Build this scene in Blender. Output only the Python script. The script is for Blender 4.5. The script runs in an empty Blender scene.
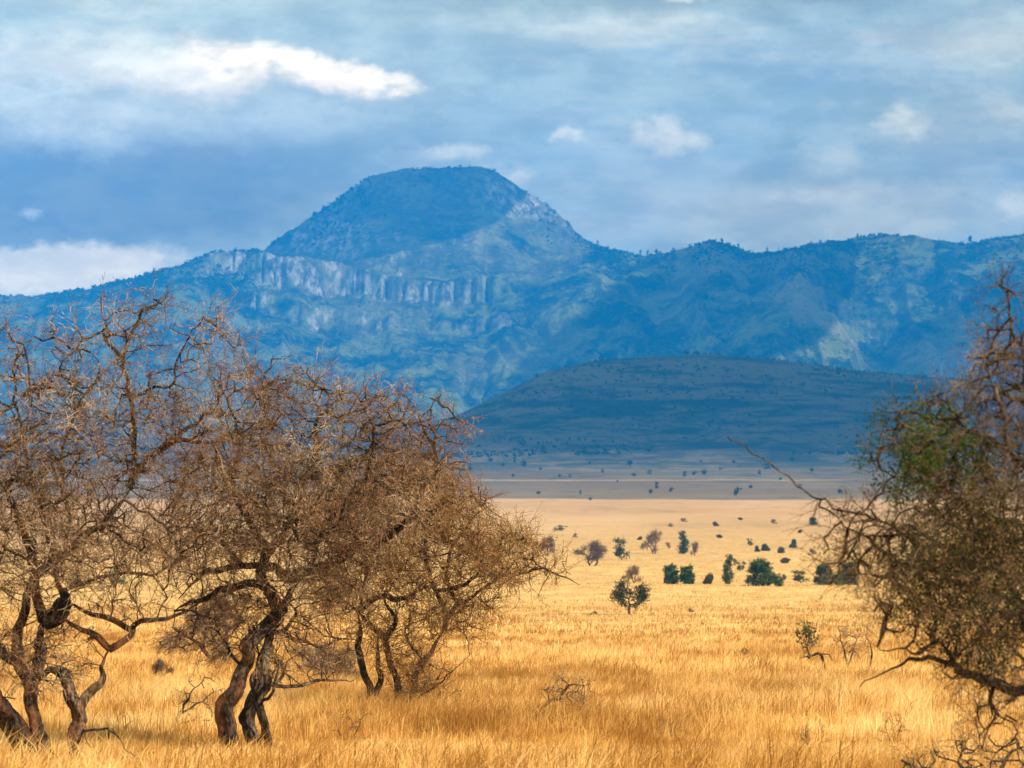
import bpy, math, random
import numpy as np
from mathutils import Vector, kdtree

random.seed(7)
rng = np.random.default_rng(7)
sc = bpy.context.scene
C = sc.collection
F = 2560.0                       # focal length in pixels of a 1024 px wide picture
PITCH = math.atan(46.0 / F)
HOR = 430.0

# ------------------------------------------------------------------ helpers
def ang_z(py):
    """tangent of elevation for a picture row on the centre column"""
    return math.tan(PITCH - math.atan((np.asarray(py, float) - 384.0) / F)) if np.ndim(py) == 0 else np.tan(PITCH - np.arctan((np.asarray(py, float) - 384.0) / F))

def P(px, py, d):
    """world point at forward distance d seen in direction px, py"""
    z = math.tan(PITCH - math.atan((py - 384.0) / F)) * d
    k = 1.0 / (math.cos(PITCH) - 0.0)
    return np.array([(px - 512.0) / F * d * (math.cos(PITCH) + math.sin(PITCH) * z / d), d, z])

TAB = rng.random((256, 256))
def vnoise(x, y):
    x = np.asarray(x, float); y = np.asarray(y, float)
    xi = np.floor(x).astype(np.int64); yi = np.floor(y).astype(np.int64)
    fx = x - xi; fy = y - yi
    fx = fx * fx * fx * (fx * (fx * 6 - 15) + 10); fy = fy * fy * fy * (fy * (fy * 6 - 15) + 10)
    a = TAB[xi & 255, yi & 255]; b = TAB[(xi + 1) & 255, yi & 255]
    c = TAB[xi & 255, (yi + 1) & 255]; d = TAB[(xi + 1) & 255, (yi + 1) & 255]
    return (a * (1 - fx) + b * fx) * (1 - fy) + (c * (1 - fx) + d * fx) * fy
def fbm(x, y, o=4, g=0.5):
    s = 0; a = 1; t = 0
    for i in range(o):
        s = s + a * vnoise(x * 2 ** i + 17.3 * i, y * 2 ** i + 5.7 * i); t += a; a *= g
    return s / t
def ridged(x, y, o=4, g=0.5):
    s = 0; a = 1; t = 0
    for i in range(o):
        s = s + a * (1 - np.abs(2 * vnoise(x * 2 ** i + 31.3 * i, y * 2 ** i + 9.7 * i) - 1)) ** 1.6; t += a; a *= g
    return s / t
def sstep(a, b, x):
    t = np.clip((x - a) / (b - a), 0, 1); return t * t * (3 - 2 * t)

def mesh_obj(name, verts, faces, mat, parent=None, smooth=False, attrs=None):
    """faces: list of (M,k) int arrays"""
    me = bpy.data.meshes.new(name)
    verts = np.asarray(verts, np.float32)
    if not isinstance(faces, list): faces = [faces]
    faces = [np.asarray(f, np.int32) for f in faces if len(f)]
    me.vertices.add(len(verts)); me.vertices.foreach_set('co', verts.ravel())
    nl = sum(f.size for f in faces); nf = sum(len(f) for f in faces)
    me.loops.add(nl); me.loops.foreach_set('vertex_index', np.concatenate([f.ravel() for f in faces]))
    me.polygons.add(nf)
    tot = np.concatenate([np.full(len(f), f.shape[1], np.int32) for f in faces])
    st = np.concatenate([[0], np.cumsum(tot)[:-1]]).astype(np.int32)
    me.polygons.foreach_set('loop_start', st); me.polygons.foreach_set('loop_total', tot)
    if smooth: me.polygons.foreach_set('use_smooth', np.ones(nf, bool))
    me.update(calc_edges=True)
    if attrs:
        for k, v in attrs.items():
            a = me.attributes.new(k, 'FLOAT', 'POINT'); a.data.foreach_set('value', np.asarray(v, np.float32))
    if mat: me.materials.append(mat)
    o = bpy.data.objects.new(name, me); C.objects.link(o)
    if parent: o.parent = parent
    return o

def tag(o, label=None, cat=None, group=None, kind=None):
    if label: o['label'] = label
    if cat: o['category'] = cat
    if group: o['group'] = group
    if kind: o['kind'] = kind
    return o
def empty(name, loc, rz=0):
    o = bpy.data.objects.new(name, None); C.objects.link(o)
    o.location = [float(v) for v in loc]; o.rotation_euler = (0, 0, rz); o.empty_display_size = .3
    return o
def copy_tree(o):
    c = o.copy(); C.objects.link(c)
    for ch in o.children:
        k = ch.copy(); C.objects.link(k); k.parent = c
    return c

def grid(xs, ys, zf):
    X, Y = np.meshgrid(xs, ys)
    return X, Y, zf(X, Y)
def grid_faces(nr, nc):
    i = np.arange(nr - 1)[:, None] * nc + np.arange(nc - 1)[None, :]
    i = i.ravel()
    return np.stack([i, i + 1, i + nc + 1, i + nc], 1)

# ------------------------------------------------------------------ node helper
class NT:
    def __init__(s, tree): s.t = tree; s.n = tree.nodes; s.l = tree.links
    def node(s, typ, ins=None, **kw):
        n = s.n.new(typ)
        for k, v in kw.items(): setattr(n, k, v)
        if ins:
            for k, v in ins.items():
                if isinstance(v, bpy.types.NodeSocket): s.l.new(v, n.inputs[k])
                else: n.inputs[k].default_value = v
        return n
    def m(s, op, a, b=0.0, c=0.0, clamp=False):
        n = s.n.new('ShaderNodeMath'); n.operation = op; n.use_clamp = clamp
        for i, v in enumerate((a, b, c)):
            if isinstance(v, bpy.types.NodeSocket): s.l.new(v, n.inputs[i])
            else: n.inputs[i].default_value = v
        return n.outputs[0]
    def noise(s, vec, scale, detail=4, rough=.55, out='Fac'):
        n = s.node('ShaderNodeTexNoise', {'Scale': scale, 'Detail': detail, 'Roughness': rough})
        if vec is not None: s.l.new(vec, n.inputs['Vector'])
        return n.outputs[out]
    def ramp(s, fac, a, b, x=0.0, y=1.0):
        n = s.node('ShaderNodeMapRange', {'Value': fac, 'From Min': a, 'From Max': b, 'To Min': x, 'To Max': y}, interpolation_type='SMOOTHSTEP')
        return n.outputs[0]
    def mix(s, f, a, b, mode='MIX'):
        n = s.n.new('ShaderNodeMix'); n.data_type = 'RGBA'; n.blend_type = mode
        for i, v in ((0, f), (6, a), (7, b)):
            if isinstance(v, bpy.types.NodeSocket): s.l.new(v, n.inputs[i])
            else: n.inputs[i].default_value = (v if i == 0 else (*v, 1.0)[:4])
        return n.outputs[2]
    def mapping(s, vec, scale, loc=(0, 0, 0)):
        return s.node('ShaderNodeMapping', {'Vector': vec, 'Scale': scale, 'Location': loc}).outputs[0]

def new_mat(name):
    m = bpy.data.materials.new(name); m.use_nodes = True
    t = NT(m.node_tree); b = m.node_tree.nodes['Principled BSDF']
    b.inputs['Roughness'].default_value = .85
    b.inputs['Specular IOR Level'].default_value = .08
    return m, t, b

# ------------------------------------------------------------------ terrain profile
_d = np.array([25, 30, 45, 60, 80, 100, 150, 200, 300, 400, 600, 900, 1300, 1900, 2500, 3300, 4300, 5500, 7500, 11000], float)
_y = np.array([775, 752, 712, 690, 669, 655, 634, 620, 601, 586, 562, 538, 517, 500, 489, 477, 464, 452, 441, 432], float)
_ld = np.linspace(math.log(25), math.log(11000), 600)
_yy = np.interp(_ld, np.log(_d), _y)
_k = np.exp(-np.linspace(-2, 2, 41) ** 2); _k /= _k.sum()
_ys = np.convolve(np.pad(_yy, 20, mode='reflect', reflect_type='odd'), _k, mode='valid')
_z = np.tan(PITCH - np.arctan((_ys - 384) / F)) * np.exp(_ld)
def zbase(d):
    d = np.asarray(d, float)
    near = _z[0] + (25 - d) * 0.024
    r = np.interp(np.log(np.maximum(d, 25)), _ld, _z)
    return np.where(d < 25, near, r)
def G(X, Y):
    X = np.asarray(X, float); Y = np.asarray(Y, float)
    w = np.clip(np.abs(Y) / 400, 0.12, 1.5)
    u = (fbm(X / 90 + 3, Y / 60 + 9, 3) - .5) * 1.6 * w
    u = u + (fbm(X / 6 + 50, Y / 5 + 50, 2) - .5) * 0.16
    return zbase(Y) + u
def ground_at(px, py):
    """forward distance where the sight line through px, py meets the ground"""
    t = math.tan(PITCH - math.atan((py - 384) / F)); s = (px - 512) / F
    d = np.exp(np.linspace(math.log(18), math.log(10500), 5000))
    under = G(s * d, d) >= t * d
    i = int(np.argmax(under)) if under.any() else len(d) - 1
    return float(d[i])

# ------------------------------------------------------------------ sun, sky, clouds in the sky
SUN = np.array([0.66, -0.47, 0.586]); SUN /= np.linalg.norm(SUN)
el = math.asin(SUN[2]); az = math.atan2(SUN[0], SUN[1])
ld = bpy.data.lights.new('sun', 'SUN'); ld.energy = 4.7; ld.angle = math.radians(.53); ld.color = (1.0, .90, .74)
so = bpy.data.objects.new('sun', ld); C.objects.link(so)
so.rotation_euler = Vector(SUN).to_track_quat('Z', 'Y').to_euler()
w = bpy.data.worlds.new('World'); sc.world = w; w.use_nodes = True
t = NT(w.node_tree); bg = w.node_tree.nodes['Background']; bg.inputs[1].default_value = .08
sky = t.node('ShaderNodeTexSky', sky_type='NISHITA'); sky.sun_disc = False
sky.sun_elevation = el; sky.sun_rotation = az; sky.altitude = 800; sky.air_density = 1.0; sky.dust_density = .3; sky.ozone_density = 1.5
tc = t.node('ShaderNodeTexCoord').outputs['Generated']
sep = t.node('ShaderNodeSeparateXYZ', {0: tc}).outputs
yy = t.m('MAXIMUM', t.m('ABSOLUTE', sep[1]), .05)
U = t.m('MULTIPLY_ADD', t.m('DIVIDE', sep[0], yy), 25.6, 5.12)       # hundreds of picture columns, as an azimuth measure
V = t.m('MULTIPLY_ADD', t.m('DIVIDE', sep[2], yy), -25.6, 4.30)
uv = t.node('ShaderNodeCombineXYZ', {0: U, 1: V, 2: sep[1]}).outputs[0]
wn = t.node('ShaderNodeTexNoise', {'Vector': t.mapping(uv, (.9, 1.5, 1)), 'Scale': 1.0, 'Detail': 7, 'Roughness': .58})
wc = t.node('ShaderNodeSeparateXYZ', {0: wn.outputs['Color']}).outputs
wn2 = t.node('ShaderNodeTexNoise', {'Vector': t.mapping(uv, (3.2, 4.6, 1), (5, 5, 0)), 'Scale': 1.0, 'Detail': 8, 'Roughness': .62})
wd = t.node('ShaderNodeSeparateXYZ', {0: wn2.outputs['Color']}).outputs
Uw = t.m('ADD', t.m('ADD', U, t.m('MULTIPLY', t.m('SUBTRACT', wc[0], .5), 1.3)), t.m('MULTIPLY', t.m('SUBTRACT', wd[0], .5), .55))
Vw = t.m('ADD', t.m('ADD', V, t.m('MULTIPLY', t.m('SUBTRACT', wc[1], .5), .55)), t.m('MULTIPLY', t.m('SUBTRACT', wd[1], .5), .34))
fine = t.noise(t.mapping(uv, (1.3, 3.0, 1)), 1.6, 8, .6)
def blob(cx, cy, rx, ry, a, b=1.0, rot=0.0):
    """soft elliptic mask in the sky, a..b = radius where it falls from 1 to 0"""
    dx = t.m('SUBTRACT', Uw, cx); dy = t.m('SUBTRACT', Vw, cy)
    if rot:
        c_, s_ = math.cos(rot), math.sin(rot)
        ex = t.m('ADD', t.m('MULTIPLY', dx, c_), t.m('MULTIPLY', dy, s_))
        ey = t.m('SUBTRACT', t.m('MULTIPLY', dy, c_), t.m('MULTIPLY', dx, s_))
        dx, dy = ex, ey
    dx = t.m('DIVIDE', dx, rx); dy = t.m('DIVIDE', dy, ry)
    r = t.m('SQRT', t.m('ADD', t.m('MULTIPLY', dx, dx), t.m('MULTIPLY', dy, dy)))
    return t.ramp(r, b, a, 0, 1)
K = 1.38
col = sky.outputs[0]
SKYTINT = (1.0, 1.0, 1.0)
col = t.mix(1.0, col, SKYTINT, 'MULTIPLY')
def layer(col, mask, amt, c):
    c = (c[0] * 1.06, c[1] * 1.0, c[2] * .84)
    return t.mix(t.m('MULTIPLY', mask, amt, clamp=True), col, tuple(v * K for v in c))
# thin veil of streaky cloud over the whole sky
veil = t.ramp(t.noise(t.mapping(uv, (.22, .8, 1), (3, 1, 0)), 1.0, 6, .55), .25, .6, .45, .95)
col = layer(col, veil, 1.0, (6.4, 7.4, 6.4))
streak = t.ramp(t.noise(t.mapping(uv, (.35, 1.6, 1)), 1.0, 8, .6), .44, .70)
col = layer(col, streak, .75, (9.6, 9.4, 7.6))
streak2 = t.ramp(t.noise(t.mapping(uv, (.5, 1.9, 1), (7, 4, 0)), 1.0, 8, .6), .50, .72)
col = layer(col, streak2, .5, (4.6, 5.4, 4.8))
col = layer(col, blob(7.0, -.1, 5.5, .42, .2), .75, (3.8, 4.4, 3.8))       # grey band above the picture top
col = layer(col, blob(9.0, .1, 2.2, .5, .1), .5, (3.2, 4.2, 4.6))
col = layer(col, blob(7.9, 2.05, 4.0, .7, .1), .6, (9.0, 8.6, 6.6))
col = layer(col, blob(7.2, 1.75, 2.2, .28, .1), .45, (5.6, 6.2, 5.2))
col = layer(col, blob(1.6, .95, 3.6, .85, .45), .85, (7.4, 7.8, 6.6))        # body of the large cloud
col = layer(col, blob(1.2, 1.95, 3.3, .95, .35), .92, (3.5, 3.2, 2.1))      # its dark underside
col = layer(col, blob(3.9, 1.55, 1.7, .55, .1), .6, (4.4, 4.8, 4.0))
col = layer(col, blob(4.9, 1.5, 1.3, .3, .1), .55, (6.6, 7.6, 7.4))
for (cx, cy, rx, ry, am, ro) in ((2.3, .60, .85, .34, .9, .05), (1.5, .72, 1.0, .26, .6, 0), (2.95, .68, 1.0, .30, .95, .18), (3.45, .78, .85, .26, 1.0, .2), (3.85, .86, .48, .18, .9, .1), (2.0, .85, .9, .3, .5, 0)):
    col = layer(col, t.m('MULTIPLY', blob(cx, cy, rx, ry, .1, 1.0, ro), t.ramp(fine, .30, .56, .25, 1)), am, (19, 16, 12))
col = layer(col, blob(2.9, 1.06, 1.4, .24, .1), .6, (7.4, 8.0, 7.4))
col = layer(col, t.m('MULTIPLY', blob(.6, .95, 1.6, .45, .1), t.ramp(fine, .4, .6)), .7, (9.2, 9.6, 8.6))
col = layer(col, blob(.5, 2.70, 1.8, .36, .5), .97, (15.5, 13.4, 9.6))      # low bright bank on the left
col = layer(col, blob(.32, 2.1, .16, .10, .1), .8, (9, 9, 8))
for (cx, cy, rx, ry, am) in ((6.72, 1.33, .42, .24, .95), (9.1, 1.18, .38, .22, .7), (5.66, 1.34, .22, .12, .6), (10.2, 2.0, .4, .2, .6),
                             (4.6, 1.5, .45, .15, .7), (5.15, 1.72, .35, .2, .6), (6.9, .02, .4, .08, .5), (8.35, 1.55, .35, .3, .35), (10.2, 1.15, .4, .2, .4), (8.6, 1.95, 1.6, .22, .35)):
    col = layer(col, blob(cx, cy, rx, ry, .1), am, (14, 13, 10))
col = layer(col, blob(4.4, 1.58, .8, .14, .1), .8, (8.6, 9.0, 7.8))
col = layer(col, blob(4.6, 1.50, .38, .12, .1), .8, (11, 11, 9))
col = layer(col, blob(1.2, 1.35, 2.4, .2, .1), .5, (7.5, 7.8, 6.6))
col = layer(col, blob(.9, 1.15, 1.5, .3, .1), .65, (10.5, 10.5, 8.6))
col = layer(col, blob(.9, .62, 1.5, .36, .1), .7, (12.5, 12, 9.6))
col = layer(col, blob(1.7, .75, 1.0, .22, .1), .6, (13, 12, 9.6))
col = layer(col, blob(.2, 2.55, .5, .14, .1), .6, (13, 12, 9))
puff = t.ramp(t.noise(t.mapping(uv, (1.1, 2.4, 1), (1, 9, 0)), 1.3, 9, .62), .36, .68, .86, 1.16)
cc = t.node('ShaderNodeCombineColor', {0: puff, 1: puff, 2: puff}).outputs[0]
col = t.mix(1.0, col, cc, 'MULTIPLY')
w.node_tree.links.new(col, bg.inputs[0])

# ------------------------------------------------------------------ materials
def ground_mat():
    m, t, b = new_mat('dry_grassland')
    pos = t.node('ShaderNodeNewGeometry').outputs['Position']
    sp = t.node('ShaderNodeSeparateXYZ', {0: pos}).outputs
    n1 = t.noise(t.mapping(pos, (.012, .004, .01)), 1, 6, .6)
    n2 = t.noise(t.mapping(pos, (.3, .12, .3)), 1, 6, .65)
    n3 = t.noise(t.mapping(pos, (2.5, 1.4, 2)), 1, 5, .7)
    c = t.mix(t.ramp(n2, .35, .65), (.50, .28, .085), (.70, .43, .15))
    c = t.mix(t.ramp(n1, .45, .7, 0, .55), c, (.46, .28, .10))
    c = t.mix(t.ramp(n3, .5, .75, 0, .35), c, (.28, .15, .035))
    far = t.ramp(sp[1], 350, 1500)
    n4 = t.noise(t.mapping(pos, (.004, .0016, .01)), 1, 7, .62)
    cf = t.mix(t.ramp(n4, .38, .62), (.50, .27, .095), (.60, .355, .15))
    n5 = t.noise(t.mapping(pos, (.02, .006, .01), (5, 3, 0)), 1, 6, .7)
    cf = t.mix(t.ramp(n5, .50, .66, 0, .6), cf, (.30, .19, .08))
    n6 = t.noise(t.mapping(pos, (.006, .02, .01), (2, 8, 0)), 1, 6, .7)
    cf = t.mix(t.ramp(n6, .52, .66, 0, .45), cf, (.34, .20, .10))
    c = t.mix(far, c, cf)
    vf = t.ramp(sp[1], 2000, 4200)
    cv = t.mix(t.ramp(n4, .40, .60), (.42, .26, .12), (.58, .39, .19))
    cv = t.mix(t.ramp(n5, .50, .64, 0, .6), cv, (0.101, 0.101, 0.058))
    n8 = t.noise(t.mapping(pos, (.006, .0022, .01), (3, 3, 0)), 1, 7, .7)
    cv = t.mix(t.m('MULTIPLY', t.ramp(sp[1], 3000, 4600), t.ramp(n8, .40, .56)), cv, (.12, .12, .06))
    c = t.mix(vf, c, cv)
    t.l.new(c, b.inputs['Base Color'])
    bump = t.node('ShaderNodeBump', {'Strength': .6, 'Distance': .25, 'Height': n3})
    t.l.new(bump.outputs[0], b.inputs['Normal'])
    return m
def mountain_mat():
    m, t, b = new_mat('mountain_slope')
    pos = t.node('ShaderNodeNewGeometry').outputs['Position']
    rock = t.node('ShaderNodeAttribute', attribute_name='rock').outputs['Fac']
    bare = t.node('ShaderNodeAttribute', attribute_name='bare').outputs['Fac']
    n1 = t.noise(t.mapping(pos, (.004, .004, .006)), 1, 8, .65)
    n2 = t.noise(t.mapping(pos, (.02, .02, .02)), 1, 6, .7)
    n3 = t.noise(t.mapping(pos, (.026, .026, .016)), 1, 7, .72)
    c = t.mix(t.ramp(n1, .42, .62), (.010, .026, .010), (.20, .23, .05))
    c = t.mix(t.ramp(n2, .50, .68, 0, .8), c, (.02, .035, .014))
    cb = t.mix(t.ramp(n2, .35, .65), (.34, .27, .15), (.16, .19, .06))
    c = t.mix(bare, c, cb)
    n7 = t.noise(t.mapping(pos, (.03, .03, .012), (9, 1, 4)), 1, 6, .75)
    c = t.mix(t.ramp(n7, .57, .67, 0, .6), c, (.44, .38, .27))
    cr = t.mix(t.ramp(n3, .40, .62), (.11, .10, .08), (.60, .57, .45))
    c = t.mix(rock, c, cr)
    t.l.new(c, b.inputs['Base Color'])
    bump = t.node('ShaderNodeBump', {'Strength': .8, 'Distance': 14.0, 'Height': n2})
    t.l.new(bump.outputs[0], b.inputs['Normal'])
    return m
def hill_mat():
    m, t, b = new_mat('scrubby_hill')
    pos = t.node('ShaderNodeNewGeometry').outputs['Position']
    n1 = t.noise(t.mapping(pos, (.004, .004, .03)), 1, 7, .65)
    n2 = t.noise(t.mapping(pos, (.05, .02, .05)), 1, 5, .7)
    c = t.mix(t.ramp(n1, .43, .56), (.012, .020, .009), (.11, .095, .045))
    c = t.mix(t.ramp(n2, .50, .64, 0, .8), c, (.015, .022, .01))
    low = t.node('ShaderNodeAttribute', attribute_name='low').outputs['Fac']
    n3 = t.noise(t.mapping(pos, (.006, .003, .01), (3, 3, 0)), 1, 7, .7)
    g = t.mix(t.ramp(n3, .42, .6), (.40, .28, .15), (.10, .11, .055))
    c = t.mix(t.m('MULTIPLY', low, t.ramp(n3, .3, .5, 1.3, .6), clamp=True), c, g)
    t.l.new(c, b.inputs['Base Color'])
    return m
def leaf_mat(name, a, c2, tr=.3):
    m, t, b = new_mat(name)
    pos = t.node('ShaderNodeNewGeometry').outputs['Position']
    n = t.noise(pos, 1.7, 4, .6)
    c = t.mix(t.ramp(n, .35, .65), a, c2)
    t.l.new(c, b.inputs['Base Color'])
    tl = t.node('ShaderNodeBsdfTranslucent', {'Color': c})
    ms = t.node('ShaderNodeMixShader', {0: tr, 1: b.outputs[0], 2: tl.outputs[0]})
    t.l.new(ms.outputs[0], m.node_tree.nodes['Material Output'].inputs[0])
    return m
def bark_mat(name, dark, mid, pale, warm=0.0, scale=1.0):
    m, t, b = new_mat(name)
    pos = t.node('ShaderNodeNewGeometry').outputs['Position']
    n1 = t.noise(t.mapping(pos, (9 * scale, 9 * scale, 2.5 * scale)), 1, 6, .65)
    n2 = t.noise(t.mapping(pos, (1.3, 1.3, 1.3)), 1, 4, .6)
    n3 = t.noise(t.mapping(pos, (40 * scale, 40 * scale, 12 * scale)), 1, 4, .6)
    c = t.mix(t.ramp(n1, .35, .60), dark, mid)
    c = t.mix(t.ramp(n2, .48, .68, 0, .75), c, pale)
    c = t.mix(t.ramp(n3, .44, .58, 0, .85), c, tuple(v * .4 for v in dark))
    if warm:
        sp = t.node('ShaderNodeSeparateXYZ', {0: pos}).outputs
        n4 = t.noise(t.mapping(pos, (3, 3, 1.6), (4, 2, 7)), 1, 4, .6)
        c = t.mix(t.ramp(n4, .50, .60, 0, warm), c, (.62, .20, .05))
    t.l.new(c, b.inputs['Base Color'])
    bump = t.node('ShaderNodeBump', {'Strength': 1.0, 'Distance': .06, 'Height': t.m('ADD', n1, t.m('MULTIPLY', n3, .5))})
    t.l.new(bump.outputs[0], b.inputs['Normal'])
    return m
def grass_mat():
    m, t, b = new_mat('dry_grass_blade')
    tone = t.node('ShaderNodeAttribute', attribute_name='tone').outputs['Fac']
    pos = t.node('ShaderNodeNewGeometry').outputs['Position']
    n = t.noise(t.mapping(pos, (.22, .15, .2)), 1, 5, .65)
    n2 = t.noise(t.mapping(pos, (.9, .35, .9), (3, 8, 0)), 1, 5, .7)
    f = t.m('ADD', t.m('MULTIPLY', tone, .42), t.ramp(n, .3, .7, 0, .62))
    f = t.m('SUBTRACT', f, t.ramp(n2, .45, .64, 0, .52))
    r = t.node('ShaderNodeValToRGB', {0: f}); e = r.color_ramp.elements
    e[0].position = 0.02; e[0].color = (.34, .15, .03, 1); e[1].position = .95; e[1].color = (.95, .74, .36, 1)
    k = e.new(.3); k.color = (.62, .34, .09, 1); k = e.new(.6); k.color = (.84, .52, .19, 1)
    t.l.new(r.outputs[0], b.inputs['Base Color'])
    tl = t.node('ShaderNodeBsdfTranslucent', {'Color': r.outputs[0]})
    ms = t.node('ShaderNodeMixShader', {0: .35, 1: b.outputs[0], 2: tl.outputs[0]})
    t.l.new(ms.outputs[0], m.node_tree.nodes['Material Output'].inputs[0])
    return m

# ------------------------------------------------------------------ ground sheet
ys = np.concatenate([np.linspace(-250, 15, 40), np.exp(np.linspace(math.log(16), math.log(11500), 620))])
us = np.linspace(-1, 1, 361); us = np.sign(us) * (0.35 * np.abs(us) + .65 * np.abs(us) ** 2.2)
UU, YY = np.meshgrid(us, ys)
XX = UU * (120 + np.abs(YY) * .85)
ZZ = G(XX, YY)
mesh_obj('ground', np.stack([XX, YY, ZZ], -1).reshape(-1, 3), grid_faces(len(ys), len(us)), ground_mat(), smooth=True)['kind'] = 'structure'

# ------------------------------------------------------------------ dark hill
def hill_h(X, Y):
    R = 6300.0
    px = np.array([150, 300, 430, 460, 500, 550, 600, 650, 690, 760, 830, 900, 980, 1100, 1300, 1500], float)
    py = np.array([446, 440, 424, 412, 392, 371, 361, 357, 355, 361, 371, 376, 382, 392, 415, 440], float)
    hx = (px - 512) / F * R; hz = ang_z(py) * R
    wx = X + (fbm(X / 700, Y / 700, 3) - .5) * 160
    top = np.interp(wx, hx, hz)
    s = (Y - R) / np.where(Y < R, 1350, 1500)
    prof = np.exp(-(np.abs(s) * 1.35) ** 2.0)
    base = zbase(Y)
    h = base - 9 + (top - base + 9) * prof
    gul = (ridged(X / 330 + 5, Y / 800, 3) - .55) * 62 * np.clip(1.05 - prof, 0, 1) * sstep(.02, .3, prof)
    return h + gul + (fbm(X / 30, Y / 30, 2) - .5) * 5
hx = np.linspace(-1400, 2700, 420); hy = np.linspace(4000, 8600, 260)
X, Y, Z = grid(hx, hy, hill_h)
low = sstep(26, 4, Z - zbase(Y) + (fbm(X / 160, Y / 160, 4) - .5) * 26)
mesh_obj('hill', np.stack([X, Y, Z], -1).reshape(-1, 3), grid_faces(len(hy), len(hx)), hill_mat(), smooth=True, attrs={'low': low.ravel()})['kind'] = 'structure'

# ------------------------------------------------------------------ mountain range
RM, RD = 13000.0, 14300.0
mpx = np.array([-900, -500, -200, 0, 60, 110, 150, 180, 215, 262, 300, 340, 400, 460, 520, 575, 600, 612, 640, 665, 690, 712, 725, 745, 760, 790, 820, 860, 905, 940, 965, 985, 1024, 1100, 1300, 1600, 2000], float)
mpy = np.array([350, 318, 303, 297, 293, 284, 273, 265, 252, 250, 255, 264, 277, 282, 270, 250, 247, 251, 256, 254, 247, 242, 244, 252, 255, 250, 244, 237, 235, 240, 245, 241, 236, 228, 245, 290, 350], float)
dpx = np.array([-400, 150, 215, 255, 268, 285, 310, 340, 372, 400, 440, 480, 495, 520, 545, 565, 578, 605, 650, 760, 1300], float)
dpy = np.array([420, 330, 285, 258, 246, 234, 218, 197, 176, 169, 168, 167, 171, 188, 203, 219, 236, 252, 275, 330, 420], float)
def mountain_h(X, Y, full=False):
    wX = X + (fbm(X / 900 + 8, Y / 1300 + 3, 3) - .5) * 500 * sstep(0, 1400, RM - Y)
    R = RM + (fbm(X / 1500 + 2, X * 0 + 1, 3) - .5) * 900
    base = -60.0
    px = wX / R * F + 512
    hm = ang_z(np.interp(px, mpx, mpy)) * R
    T = (R - Y) / 3900.0
    # buttresses: the cliff edge moves in and out
    Z0 = X * 0
    col = ridged(X / 210 + 4, Y / 3000, 3, .6)
    col2 = ridged(X / 85 + 14, Y / 2500, 2, .6)
    cl = sstep(195, 215, px) * sstep(560, 470, px)
    Tw = T + ((col - .55) * .052 + (col2 - .55) * .016 + (fbm(X / 500 + 1, Z0 / 1 + 3, 2) - .5) * .06) * cl
    smooth = np.clip(1 - T, 0, 1) ** 1.55
    e = np.clip(Tw, 0, 1)
    step = 1 - (.10 + .14 * fbm(X / 240 + 2, X * 0 + 5, 2)) * sstep(.012, .035, e) - .05 * sstep(.035, .075, e) - .13 * sstep(.085, .115, e + .03 * (fbm(X / 300, Y / 300, 2) - .5)) - .65 * sstep(.10, 1.0, e) ** .8
    f = smooth * (1 - cl) + np.clip(step, 0, 1) * cl
    f = np.where(T > 0, f, np.exp(-((T * 3.2) ** 2)))
    spur = ridged(wX / 1150 + 2.2, Y / 4200 + 1, 5, .52)
    spur2 = ridged(wX / 420 + 7, Y / 1500, 4, .55)
    side = .35 + .65 * sstep(560, 720, px)
    amp = np.sin(np.pi * np.clip(T, 0, 1) ** .7)
    h = base + (hm - base) * f + amp * ((spur - .58) * 720 * side + (spur2 - .55) * 210)
    # summit dome behind
    pd = X / RD * F + 512 + (fbm(Y / 500, X / 500, 3) - .5) * 26 * sstep(0, 600, RD - Y)
    hd = ang_z(np.interp(pd, dpx, dpy)) * RD
    s = np.clip((RD - Y) / 2600.0, -1, 1.6)
    g = np.where(s > 0, 1 - .10 * sstep(.0, .12, s) - .84 * np.clip(s, 0, 2) ** 1.02, np.exp(-(s * 1.6) ** 2))
    dcol = (ridged(X / 330 + 9, Y / 1600, 4, .55) - .55) * 130 * sstep(.03, .35, s)
    hD = base + (hd - base) * g + dcol
    k = 55.0
    H = np.maximum(h, hD) + k * np.exp(-np.abs(h - hD) / k) * .35 * (T > 0)
    H = H + (fbm(X / 60, Y / 60, 3) - .5) * 26 + (rng.random(X.shape) - .5) * 4
    if full: return H, px, Tw, cl, hD > h, s
    return H
mx = np.concatenate([np.linspace(-5600, -3150, 110)[:-1], np.arange(-3150, 3150, 9.0), np.linspace(3150, 6400, 140)])
my = np.concatenate([np.linspace(8700, 11000, 130)[:-1], np.arange(11000, 14400, 12.0), np.linspace(14400, 15200, 30)])
X, Y = np.meshgrid(mx, my)
Z, pxm, Tm, clm, isd, sd = mountain_h(X, Y, True)
gy, gx = np.gradient(Z, my, mx)
slope = np.sqrt(gx ** 2 + gy ** 2)
nb = fbm(X / 220 + 1, Z / 160 + 4, 5, .6)
pxs = X / Y * F + 512; pys = HOR - Z / Y * F
rock = sstep(.80, 1.25, slope) * sstep(.34, .48, nb)
cn = fbm(X / 66 + 5 + Z / 300, Z / 75 + 7, 4, .66); cw = fbm(X / 260 + 5, Z / 200 + 3, 3)
bA = sstep(.006, .014, Tm) * sstep(.046, .036, Tm); bB = sstep(.078, .088, Tm) * sstep(.135, .115, Tm)
band_rock = clm * (~isd) * np.maximum(bA * sstep(.44, .54, cn), bB * sstep(.47, .54, cn) * sstep(.42, .55, cw)) * sstep(.42, .52, cw) * (1 - .6 * sstep(430, 470, pxs))
band = np.exp(-((pxs - 340) / 120) ** 2) * sstep(345, 300, pys) * sstep(205, 235, pys) + np.exp(-((pxs - 540) / 50) ** 2) * sstep(240, 200, pys)
rock = np.clip(rock * (.14 + .9 * np.clip(band, 0, 1)), 0, 1)
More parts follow.
